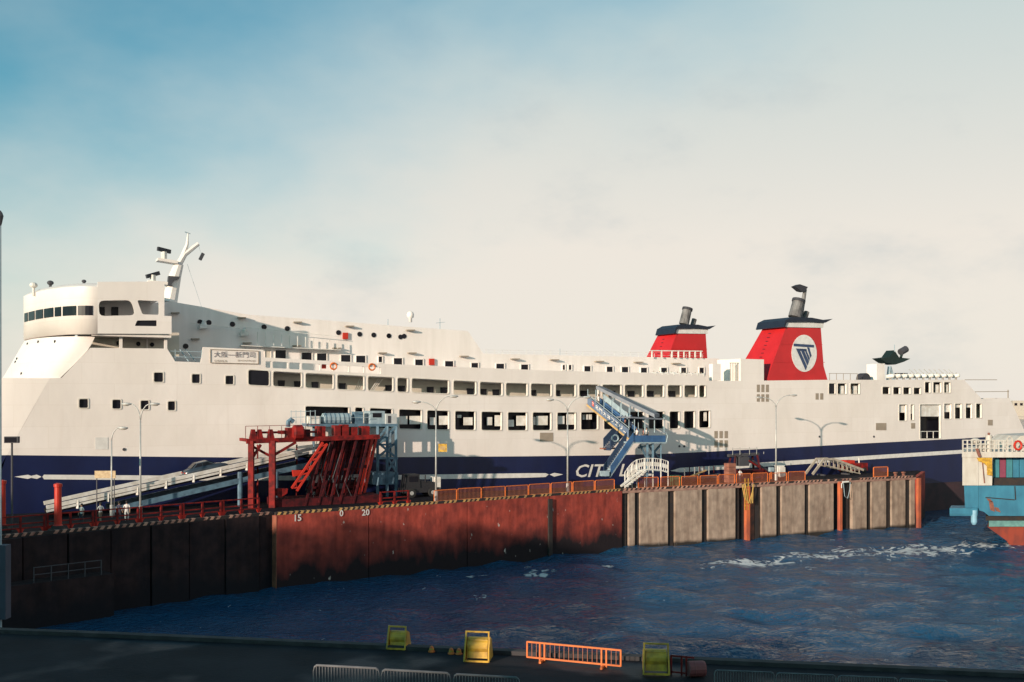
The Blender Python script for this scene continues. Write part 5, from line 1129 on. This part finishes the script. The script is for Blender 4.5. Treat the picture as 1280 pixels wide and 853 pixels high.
PM = [person_mesh(f'person_{i}', i) for i in range(3)]
hm = MB(); hm.ball((0, -.015, 1.66), .105, .115, .1, 12); hm.ball((0, -.06, 1.6), .09, .07, .1, 10); HAIRM = hm.build('hair', HAIR); hair_mesh = HAIRM.data; bpy.data.objects.remove(HAIRM)
for p_ in hair_mesh.polygons: p_.use_smooth = True
def person(loc, rz, pose, shirt, trou, label, sc=1.0):
    me = PM[pose].copy(); me.materials.clear()
    for mm in (SKIN, shirt, trou, TYRE): me.materials.append(mm)
    for p_ in me.polygons:
        c = p_.center; p_.use_smooth = True
        if c.z > 1.455: i = 0
        elif c.z > .93: i = 1 if not (abs(c.x) > .2 and c.z < 1.2) else 0
        elif abs(c.x) > .205 or (c.y > .2 and c.z > .8): i = 0
        elif c.z > .075: i = 2
        else: i = 3
        p_.material_index = i
    o = bpy.data.objects.new('person', me); COL.objects.link(o); o.location = loc; o.rotation_euler = (0, 0, rz); o.scale = (sc,) * 3; tag(o, label, 'person')
    h = bpy.data.objects.new('hair', hair_mesh); COL.objects.link(h); h.parent = o
    return o
def onpier(px, d): q = PT(px, 0, d); q.z = QZ + .004; return q
person(onpier(102, 85), 2.6, 0, SHW, TRD, 'person in white top standing by the foot of the ramp, leftmost of four')
person(onpier(125.5, 86), 1.0, 2, SHW, TRT, 'person in white top and tan trousers below the cream notice board, second of four')
person(onpier(149, 87), -.4, 0, SHD, TRD, 'person in dark clothes standing beside the white-dressed person at the lamp post')
person(onpier(158.5, 87), .3, 1, SHW, SHW, 'person dressed all in white standing just left of the two-armed lamp post', 1.02)
person(onpier(925, 128), .5, 1, SHW, TRD, 'person in white shirt walking by the brown crate on the pier')
FZ = sw(810, 552.5, -6.5)
for px, w, rz, ps, sh, lb in ((796, -6.3, 2.2, 2, SHW, 'person in white shirt at the left of the gangway landing'), (804, -6.6, 1.4, 0, SHP, 'person in pink top in the middle of the gangway landing'), (808.5, -6.0, 2.8, 1, SHW, 'person in white shirt at the right of the gangway landing')):
    q = sw(px, 552.4, w); q.z = FZ.z; person(q, rz, ps, sh, TRD, lb)
q = slopeP(.2, -.08, 1.0); person(q, 2.0, 1, SHP, TRD, 'person in pink top walking on the sloping covered gangway')
q = slopeP(.85, -.08, 1.0); person(q, 2.0, 0, SHW, TRT, 'person in pale clothes near the upper end of the gangway')

# ---- machines and cargo on the pier
def tractor():
    q = onpier(524, 109); t = thing('tow_tractor', 'dark yard tractor with pale panels parked left of the orange barriers', 'tractor', q, .5)
    MB().rbox((0, 0, .75), (4.2, 1.6, .5)).build('chassis', mat('tractor_dark', (.025, .024, .028), rough=.5), t, local=True); MB().prism([(-1.9, -.8, 1.0), (-.2, -.8, 1.0), (-.3, -.8, 2.5), (-1.7, -.8, 2.5)], (0, 1.6, 0)).build('cab', mat('tractor_dark', (.025, .024, .028), rough=.5), t, local=True)
    MB().box((-1.5, -.83, 1.7), (-.5, -.81, 2.3)).build('cab_window', GLASS, t, local=True); MB().prism([(-.2, -.7, 1.0), (1.6, -.7, 1.0), (1.5, -.7, 1.6), (-.2, -.7, 1.8)], (0, 1.4, 0)).build('bonnet', MATS['tractor_dark'], t, local=True)
    MB().box((1.62, -.6, .8), (2.3, .6, 2.1)).build('tail_panel', WPAINT, t, local=True)
    for x in (-1.3, 1.2):
        for sy in (-.9, .9):
            w = MB().lathe((x, sy, .5), [(.3, -.16), (.5, -.14), (.52, 0), (.5, .14), (.3, .16)], 14, (0, 1, 0)).build('wheel', TYRE, t, local=True); MB().lathe((x, sy * 1.16, .5), [(.26, 0), (.2, .03)], 10, (0, sy, 0)).build('rim', GALV, w, local=True)
    MB().tube([(.4, -.75, 1.6), (.4, -.75, 2.4)], .06, 6).build('exhaust', MATS['tractor_dark'], t, local=True)
tractor()
t = thing('lifting_frame', 'dark red lifting frame with sloping boom on the pier right of centre', 'lifting frame', onpier(930, 133), .45)
for x in (-2.4, 2.4):
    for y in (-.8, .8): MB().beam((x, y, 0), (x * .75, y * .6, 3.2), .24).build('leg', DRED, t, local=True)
MB().beam((-2.6, 0, 3.2), (2.4, 0, 3.3), .5, .35).build('top_beam', DKGREY, t, local=True); MB().beam((-.6, 0, 3.4), (4.6, 0, .6), .35).build('boom', DKGREY, t, local=True)
MB().beam((.3, -.6, 2.5), (4.2, -.6, .4), .18).build('boom_rail', RRED, t, local=True); MB().rbox((-.4, 0, 2.4), (1.6, 1.2, 1.2)).build('winch_housing', DKGREY, t, local=True)
for x in (-2.2, -1.0, .6, 1.8, 3): MB().beam((x, -.4, 3.3), (x, -.4, 4.3 if x < 2 else 3.6), .06).build('stanchion', GALV, t, local=True)
MB().beam((-2.3, -.4, 4.1), (2, -.4, 4.1), .05).build('top_rail', GALV, t, local=True); MB().rbox((.8, -.2, .8), (3.6, 1.4, .9)).build('counterweight', DRED, t, local=True)
t = thing('cargo_crate', 'tall brown crate standing on the pier left of the lifting frame', 'crate', onpier(912.5, 127.5), .45)
for k in range(5): MB().box((-.56, -.5, .02 + k * .5), (.56, .5, .48 + k * .5)).build('board', BROWN, t, local=True)
t = thing('refuse_bin', 'green wheeled bin right of the white stairs', 'bin', onpier(844.5, 121.5), .4)
MB().prism([(-.5, -.42, .12), (.5, -.42, .12), (.58, -.5, 1.2), (-.58, -.5, 1.2)], (0, .9, 0)).build('body', GREENB, t, local=True); MB().prism([(-.6, -.52, 1.2), (.6, -.52, 1.2), (.5, -.52, 1.38), (-.5, -.52, 1.38)], (0, 1.0, 0)).build('lid', GREENB, t, local=True)
for x in (-.4, .4): MB().lathe((x, -.1, .09), [(.09, -.04), (.09, .04)], 8, (1, 0, 0)).build('wheel', TYRE, t, local=True)
# baggage carts, dim clutter behind the barriers
for i, (px, d, mm, lb) in enumerate(((868, 128, TAN, 'flat cart with pale timber leaning over it, right of the green bin'), (886, 129.5, DKGREY, 'dark flat cart in front of the pale hull band'))):
    t = thing('flat_cart', lb, 'cart', onpier(px, d), .46)
    MB().rbox((0, 0, .55), (2.6, 1.1, .16)).build('bed', DKGREY, t, local=True); MB().beam((-1.2, -.3, .7), (1.6, -.3, .95 if i else 1.5), .16).build('load', mm, t, local=True)
    for k in range(4): MB().beam((-1.2 + k * .8, .5, .6), (-1.2 + k * .8, .5, 1.9), .09).build('stake', DRED if k % 2 else GALV, t, local=True)
    for x in (-.9, .9):
        for sy in (-.5, .5): MB().lathe((x, sy, .24), [(.24, -.06), (.24, .06)], 10, (0, 1, 0)).build('wheel', TYRE, t, local=True)
t = thing('white_cabinet', 'white box cabinet at the foot of the lamp post under the emblem funnel', 'cabinet', onpier(974.5, 137), .45)
MB().rbox((0, 0, .75), (1.15, .6, 1.5)).build('body', WPAINT, t, local=True); MB().rbox((0, 0, 1.53), (1.25, .7, .07)).build('top', WPAINT, t, local=True); MB().box((-.5, -.58, .15), (.5, -.5, 1.35)).build('door', WPAINT, t, local=True)
t = thing('blue_box', 'small pale blue box on a stand left of the white cabinet', 'box', onpier(964, 133), .45); MB().rbox((0, 0, 1.3), (.65, .4, .55)).build('box', PALEB, t, local=True); MB().beam((0, 0, 0), (0, 0, 1.1), .12).build('stand', ORANGE, t, local=True)
# grey hump-backed boarding ramp lying on the pier
t = thing('portable_ramp', 'grey humped portable ramp lying across the right part of the pier', 'ramp', onpier(1040, 140), .45)
P0, P1, P2 = (-4.2, 0, .3), (-2.2, 0, 2.3), (5.2, 0, .6)
for y in (-.7, .7):
    MB().beam((P0[0], y, P0[2]), (P1[0], y, P1[2]), .22, .3).build('side_rail', mat('ramp_grey', (.42, .37, .30), (.30, .26, .22), rough=.7), t, local=True); MB().beam((P1[0], y, P1[2]), (-.3, y, 2.3), .22, .3).build('side_rail', MATS['ramp_grey'], t, local=True)
    MB().beam((-.3, y, 2.3), (P2[0], y, P2[2]), .22, .3).build('side_rail', MATS['ramp_grey'], t, local=True); MB().beam((-2.0, y, 1.5), (4.6, y, .1), .14).build('lower_rail', MATS['ramp_grey'], t, local=True)
    for k in range(9): x = -2 + k * .8; MB().beam((x, y, max(.2, 1.5 - (x + 2) * .21)), (x, y, 2.3 if x < -.3 else 2.3 - (x + .3) * .31), .09).build('stay', MATS['ramp_grey'], t, local=True)
for k in range(22):
    x = -2.1 + k * .33; z = 2.2 if x < -.3 else 2.2 - (x + .3) * .31; MB().box((x, -.65, z - .06), (x + .24, .65, z)).build('tread', GALV, t, local=True)
for x in (-2, 2.5): MB().beam((x, -.7, 0), (x, .7, 0.02), .3, .4).build('foot', DKGREY, t, local=True)
t = thing('red_machine', 'low red engine unit behind the grey portable ramp', 'machine', onpier(1066, 144), .45); MB().rbox((0, 0, .9), (4.4, 1.4, 1.1)).build('body', RRED, t, local=True); MB().rbox((-1, 0, 1.65), (1.6, 1.2, .5)).build('hood', BRED, t, local=True); MB().tube([(1.2, 0, 1.4), (1.2, 0, 2.2)], .09, 8).build('stack', WPAINT, t, local=True)
for x in (-1.5, 1.5):
    for sy in (-.72, .72): MB().lathe((x, sy, .4), [(.4, -.08), (.4, .08)], 12, (0, 1, 0)).build('wheel', TYRE, t, local=True)
# yellow ladder and ropes hanging over the concrete wall
p, ang = edge_pt(929, -.35); t = thing('wall_ladder', 'yellow ladder with ropes hanging over the concrete wall', 'ladder', (p.x, p.y, QZ), ang)
for x in (0, .5): MB().beam((x, 0, -3.0), (x, 0, .9), .07).build('rail', YELLOW, t, local=True)
for k in range(9): MB().beam((0, 0, -2.9 + k * .4), (.5, 0, -2.9 + k * .4), .05).build('rung', YELLOW, t, local=True)
for k in range(3): MB().tube([(-.5 + k * .25, -.05, .2), (-.2 + k * .3, -.12, -1.4 - k * .4), (.5 + k * .3, -.1, -2.2), (1.2, -.05, -.5 + .3 * k), (1.4, 0, .1)], .05, 5).build('rope', CHAIN, t, local=True)
p, ang = edge_pt(1052, -.3); t = thing('mooring_bracket', 'pale bracket with hanging rope at a dark recess of the concrete wall', 'bracket', (p.x, p.y, QZ), ang)
MB().tube([(-.35, 0, -.9), (-.35, 0, -.35), (-.1, 0, -.15), (.9, 0, -.12)], .12, 8).build('arm', WPAINT, t, local=True); MB().tube([(.0, 0, -.2), (.2, -.05, -2.0), (.7, -.05, -2.3), (1.1, 0, -1.2), (1.2, 0, -.2)], .045, 5).build('rope', PALEB, t, local=True)
# mooring bollards on the pier edge
for i, px in enumerate((1128, 1138)):
    p, ang = edge_pt(px, 1.2); t = thing('bollard', ('left' if i == 0 else 'right') + ' small rusty bollard at the far right tip of the pier', 'bollard', (p.x, p.y, QZ), ang)
    MB().lathe((0, 0, 0), [(.35, 0), (.22, .1), (.2, .5), (.32, .58), (.3, .7), (.1, .75)], 12).build('post', RUST, t, local=True)

S2W = mat('weathered_white', (0.56, 0.53, 0.48), (0.47, 0.43, 0.38), scale=1.2, rough=0.6, stretch=(1, 1, .4))
# ================================================================== SECOND SHIP (right edge)
s2 = thing('cargo_ship', 'weathered white and turquoise ship stern cut off by the right edge', 'ship', PT(1240, 683, 117) * 1.0, 0)
D2 = 117.0
def q2(px, py, dd=0.0): return PT(px, py, D2 + dd)
def blk(x0, y0, x1, y1, dd, depth, name, m, par=s2, skew=0.0):
    a = [q2(x0, y1, dd), q2(x1, y1, dd + skew), q2(x1, y0, dd + skew), q2(x0, y0, dd)]; d = Vector((.5 * depth, depth, 0))
    return MB().hexa([a[0], a[1], a[1] + d, a[0] + d, a[3], a[2], a[2] + d, a[3] + d]).build(name, m, par)
RE = 1420
blk(1203, 572, 1223, 607, 0, 14, 'stern_quarter', S2W); 
MB().prism([q2(1223.2, 572), q2(1241, 572), q2(1240, 607), q2(1223.2, 607)], (6.9, 13.8, 0)).build('stern_panel', S2W, s2)
blk(1202.5, 565, RE, 572, -.1, 15, 'deck_edge', S2W)
MB().prism([q2(1205, 607.2), q2(1223, 607.2), q2(1223, 641), q2(1206.5, 641)], (7.0, 14, 0)).build('quarter_plating', TURQ, s2)
MB().prism([q2(1223.2, 607.2), q2(RE, 609), q2(RE, 646), q2(1236, 645), q2(1230, 640), q2(1223.2, 638)], (7.0, 14, 0)).build('hull_plating', TURQ, s2)
blk(1232, 645.4, RE, 651, .3, 13.4, 'rubbing_strake', BLACK); blk(1236, 651.2, RE, 658.5, .2, 13.6, 'water_band', mat('faded_teal', (.14, .30, .28), (.09, .2, .2), scale=1.5, rough=.7))
MB().prism([q2(1234, 658.7, .4), q2(RE, 658.7, .4), q2(RE, 700, .4), q2(1275, 700, .4), q2(1258, 676, .4)], (6.5, 13, 0)).build('bottom', HRED, s2)
blk(1187, 635.5, 1222, 643.5, -.6, 3, 'belting_platform', TURQ); blk(1187.2, 643.7, 1222, 645, -.5, 2.8, 'platform_edge', TURQ)
MB().lathe(q2(1217.5, 656, -.4), [(.2, 0), (.34, .3), (.34, 1.7)], 12).build('stern_fender', mat('fender_pale_blue', (.22, .42, .55), rough=.5), s2)
blk(1241, 572.2, RE, 597.5, 1.6, .2, 'cargo_bay_back', DARK)
for i in range(14):
    x = 1241.5 + i * 8.2; blk(x, 573, x + 7.6, 597, 1.2 + .15 * (i % 2), .12, 'curtain', (TEAL, MAROON, TEAL, TURQ, TURQ, MAROON)[i % 6])
blk(1240.5, 597.7, RE, 608, .9, .3, 'bay_coaming', BLACK)
MB().prism([q2(1222, 572.5, -.25), q2(1240, 572.5, -.25), q2(1240.5, 595, -.25), q2(1235, 594, -.25), q2(1234.6, 583, -.25), q2(1230, 579, -.25), q2(1224, 577, -.25)], (0, .3, 0)).build('yellow_bracket', YELLOW, s2)
MB().beam(q2(1221, 561, -.4), q2(1224.5, 571, -.4), .25).build('bracket_arm', BROWN, s2)
MB().beam(q2(1228, 578, -.14), q2(1230.5, 604, -.14), .1, .04).build('rust_streak', RUST, s2)
for y0, y1, a in ((623, 628, 1233), (626, 640, 1236), (634, 641, 1243)):
    MB().prism([q2(a, y0, -.03), q2(a + 5, y0 + 1, -.03), q2(a + 8, y1, -.03), q2(a + 2, y1 - 2, -.03)], (0, .05, 0)).build('rust_patch', RUST, s2)
MB().beam(q2(1232, 622, -.03), q2(1268, 625, -.03), .08, .1).build('hull_seam', BLACK, s2); MB().beam(q2(1268.5, 608, -.03), q2(1269.5, 625, -.03), .1, .06).build('hull_seam', BLACK, s2)
m = MB()
for y in (550.5, 555.5, 560.5): MB().beam(q2(1203, y), q2(RE, y), .1).build('rail', S2W, s2)
for k in range(34): MB().beam(q2(1203.5 + k * 5.6, 565), q2(1203.5 + k * 5.6, 550), .13).build('stanchion', S2W, s2)
MB().tube([q2(1236, 566, .5), q2(1236, 546, .5), q2(1236, 544, .5)], .36, 10).build('mooring_post', S2W, s2); MB().ball(q2(1236, 542.5, .5), .16, .16, .16).build('post_lamp', BROWN, s2)
MB().ball(q2(1219, 551.5, .6), .6, .5, .35).build('winch_cover', S2W, s2, smooth=True); MB().rbox(q2(1227, 559, .8), (1.0, .8, .9)).build('winch', S2W, s2)
t = MB(); c_ = q2(1272.5, 557, -.15); t.tube([c_ + Vector((.42 * math.cos(a * .524), 0, .5 * math.sin(a * .524))) for a in range(13)], .13, 6); t.build('life_ring', BRED, s2)
MB().prism([q2(1266, 571, 2), q2(1268, 552, 2), q2(1276, 545, 2), q2(1320, 543, 2), q2(1320, 571, 2)], (0, 6, 0)).build('deckhouse', S2W, s2)
MB().tube([q2(1258, 565, .4), q2(1259, 548, .4), q2(1262, 545.5, .4), q2(1265, 548, .4), q2(1266, 565, .4)], .08, 6).build('vent_hoop', S2W, s2)

# ================================================================== NEAR QUAY
def gq(px, py): q = GP(px, py, QZ); return q
def roller(px, py, sc, rz, label):
    q = gq(px, py); t = thing('cable_drum', label, 'drum', q, rz); s_ = sc
    MB().lathe((0, .25 * s_, .55 * s_), [(.1, -.42 * s_), (.36 * s_, -.42 * s_), (.36 * s_, .42 * s_), (.1, .42 * s_)], 18, (1, 0, 0)).build('drum', YELLOW, t, local=True, smooth=False)
    MB().prism([(-.42 * s_, -.1 * s_, .12 * s_), (.42 * s_, -.1 * s_, .12 * s_), (.4 * s_, .02 * s_, .86 * s_), (-.4 * s_, .02 * s_, .86 * s_)], (0, .05, 0)).build('front_plate', YELLOW, t, local=True)
    for sx in (-1, 1):
        MB().prism([(sx * .46 * s_, -.25 * s_, .02), (sx * .46 * s_, .75 * s_, .02), (sx * .46 * s_, .45 * s_, .8 * s_), (sx * .46 * s_, .1 * s_, .95 * s_)], (.05 * sx, 0, 0)).build('cheek_plate', YELLOW, t, local=True)
        MB().beam((sx * .5 * s_, -.3 * s_, .02), (sx * .46 * s_, -.02 * s_, 1.18 * s_), .06).build('upright', YELLOW, t, local=True)
    MB().beam((-.5 * s_, -.02 * s_, 1.18 * s_), (.5 * s_, -.02 * s_, 1.18 * s_), .06).build('top_bar', YELLOW, t, local=True)
    MB().beam((-.5 * s_, -.3 * s_, .05), (.5 * s_, -.3 * s_, .05), .07).build('bottom_bar', YELLOW, t, local=True)
    return t
roller(597, 826, 1.0, -.15, 'bright sunlit yellow drum stand in the middle of the near quay')
roller(497, 811, .8, -.2, 'dull yellow drum stand in shade left of the bright one')
roller(820, 842, .98, -.1, 'shaded yellow drum stand right of the orange fence on the near quay')
for i, (px, py) in enumerate(((539.5, 814), (564, 816.5), (573.5, 817))):
    q = gq(px, py + 1); t = thing('marker_block', ('leftmost', 'middle', 'rightmost')[i] + ' small orange marker block on the near quay edge', 'marker', q, -.1)
    MB().lathe((0, 0, 0), [(.15, 0), (.15, .04), (.11, .06), (.08, .2), (.03, .25)], 10).build('cone', ORANGE, t, local=True); MB().lathe((0, 0, .1), [(.108, 0), (.098, .05)], 10).build('band', YELLOW, t, local=True)
# orange fence of the near quay
a, b = gq(659, 825), gq(776, 836.5); ang = math.atan2(b.y - a.y, b.x - a.x); L = (b - a).length
t = thing('quay_fence', 'low orange railing lit by the sun on the near quay', 'railing', ((a.x + b.x) / 2, (a.y + b.y) / 2, QZ), ang)
for z in (.74, .12): MB().beam((-L / 2, 0, z), (L / 2, 0, z), .065).build('rail', ORANGE, t, local=True)
for x in (-.5, -.36, -.31, .3, .35, .5): MB().beam((x * L, 0, -.0 if abs(x) != .5 else .1), (x * L, 0, .76), .06).build('post', ORANGE, t, local=True)
m = MB()
for k in range(1, 20): x = -L / 2 + L * k / 20; m.beam((x, .02, .12), (x, .02, .74), .02)
m.build('bars', OBAR, t, local=True, kind='stuff'); 
for x in (-.33, .32): MB().beam((x * L, -.35, .03), (x * L, .35, .03), .09).build('foot', ORANGE, t, local=True)
# second, dim railing and brown barrel on the right
a, b = gq(838, 843), gq(858, 845); ang = math.atan2(b.y - a.y, b.x - a.x)
t = thing('quay_fence', 'short dim railing piece beside the shaded yellow drum stand', 'railing', ((a.x + b.x) / 2, (a.y + b.y) / 2, QZ), ang); L = (b - a).length
for z in (.72, .1): MB().beam((-L / 2, 0, z), (L / 2 + .3, 0, z), .06).build('rail', RRED, t, local=True)
for x in (-.45, .2, .5): MB().beam((x * L, 0, 0), (x * L, 0, .75), .06).build('post', RRED, t, local=True)
t = thing('barrel', 'dark red barrel lying near the quay edge below the water glitter', 'barrel', gq(871, 846), .1); MB().lathe((-.35, 0, .3), [(.28, 0), (.3, .03), (.3, .2), (.31, .23), (.3, .26), (.3, .6), (.28, .66)], 14, (1, 0, 0)).build('drum', mat('barrel_red', (.22, .06, .06), rough=.6), t, local=True)
# grey pedestrian barriers at the bottom
GREYB = mat('barrier_grey', (.19, .19, .20), (.14, .14, .15), rough=.5, metal=.2)
pb_ = barrier('crowd_barrier', 2.4, 1.1, GREYB, GREYB, 22, 'x', r=.024); freeze(pb_)
A_ = PT(390.5, 831, 33.2); B_ = PT(660, 848.5, 31.6); A_.z = B_.z = QZ
segs = [(391.5, 474.5), (476.5, 563.5), (566.5, 650)]
for i, (x0, x1) in enumerate(segs):
    f0 = (x0 - 390.5) / 269.5; f1 = (x1 - 390.5) / 269.5; o = pb_ if i == 0 else copy_tree(pb_)
    q0 = PT(x0, 0, 33.0 + (31.6 - 33.0) * f0); q1 = PT(x1, 0, 33.0 + (31.6 - 33.0) * f1)
    topz = CZ - (831 + 17.5 * (f0 + f1) / 2 - HY) / F * (q0.y + q1.y) / 2
    place(o, ((q0.x + q1.x) / 2, (q0.y + q1.y) / 2, QZ), math.atan2(q1.y - q0.y, q1.x - q0.x), ('left', 'middle', 'right')[i] + ' grey crowd barrier at the bottom edge of the view', 'grey crowd barriers at the bottom edge'); o.scale = ((q1 - q0).length / 2.42 if False else math.hypot(q1.x - q0.x, q1.y - q0.y) / 2.42, 1, (topz - QZ) / 1.1)
for i, (x0, x1) in enumerate(((893, 968), (970, 1045), (1047, 1122), (1124, 1185))):
    o = copy_tree(pb_); q0, q1 = PT(x0, 0, 35.0 - i * .35), PT(x1, 0, 34.7 - i * .35); place(o, ((q0.x + q1.x) / 2, (q0.y + q1.y) / 2, QZ), math.atan2(q1.y - q0.y, q1.x - q0.x), ORD[i] + ' dark barrier from the left in the row at the lower right edge', 'dark barriers at the lower right'); o.scale = (math.hypot(q1.x - q0.x, q1.y - q0.y) / 2.42, 1, 1.0)
# low landing stage under the shaded wall, with a dim railing
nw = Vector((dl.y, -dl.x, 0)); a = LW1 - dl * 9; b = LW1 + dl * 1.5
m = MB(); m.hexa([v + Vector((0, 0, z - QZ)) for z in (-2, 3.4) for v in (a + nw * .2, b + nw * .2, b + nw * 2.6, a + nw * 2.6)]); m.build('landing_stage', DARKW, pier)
a2, b2 = LW1 - dl * 4.5 + nw * 2.3, LW1 + dl * .6 + nw * 2.3; ang = math.atan2(b2.y - a2.y, b2.x - a2.x); L = (b2 - a2).length
t = thing('quay_fence', 'dim dark grey railing on the low landing in deep shade at left', 'railing', ((a2.x + b2.x) / 2, (a2.y + b2.y) / 2, 3.4), ang)
for z in (1.15, .6): MB().beam((-L / 2, 0, z), (L / 2, 0, z), .06).build('rail', DKGREY, t, local=True)
for k in range(5): MB().beam((-L / 2 + L * k / 4, 0, 0), (-L / 2 + L * k / 4, 0, 1.17), .07).build('post', DKGREY, t, local=True)

# ================================================================== FAR SHORE behind the stern
for i, (x0, x1, y0, dd) in enumerate(((1266, 1300, 501, 900), (1305, 1390, 506, 900), (1258, 1266, 508, 930))):
    a, b = PT(x0, y0, dd), PT(x1, y0, dd); t = thing('warehouse', ('pale harbour building behind the ferry stern at the right edge', 'long pale harbour building outside the right edge', 'small pale harbour building tight behind the ferry stern')[i], 'building', ((a.x + b.x) / 2, dd, 0))
    MB().box((a.x, dd, 0), (b.x, dd + 30, a.z)).build('wall', FARM, t)
    for k in range(int((b.x - a.x) / 5)): MB().box((a.x + 1.5 + k * 5, dd - .1, a.z - 4.5), (a.x + 4 + k * 5, dd - .02, a.z - 2.2)).build('window', GLASS, t)
MB().box((300, 885, -1), (3000, 1100, 2.5)).build('far_shore', FARM, kind='structure')
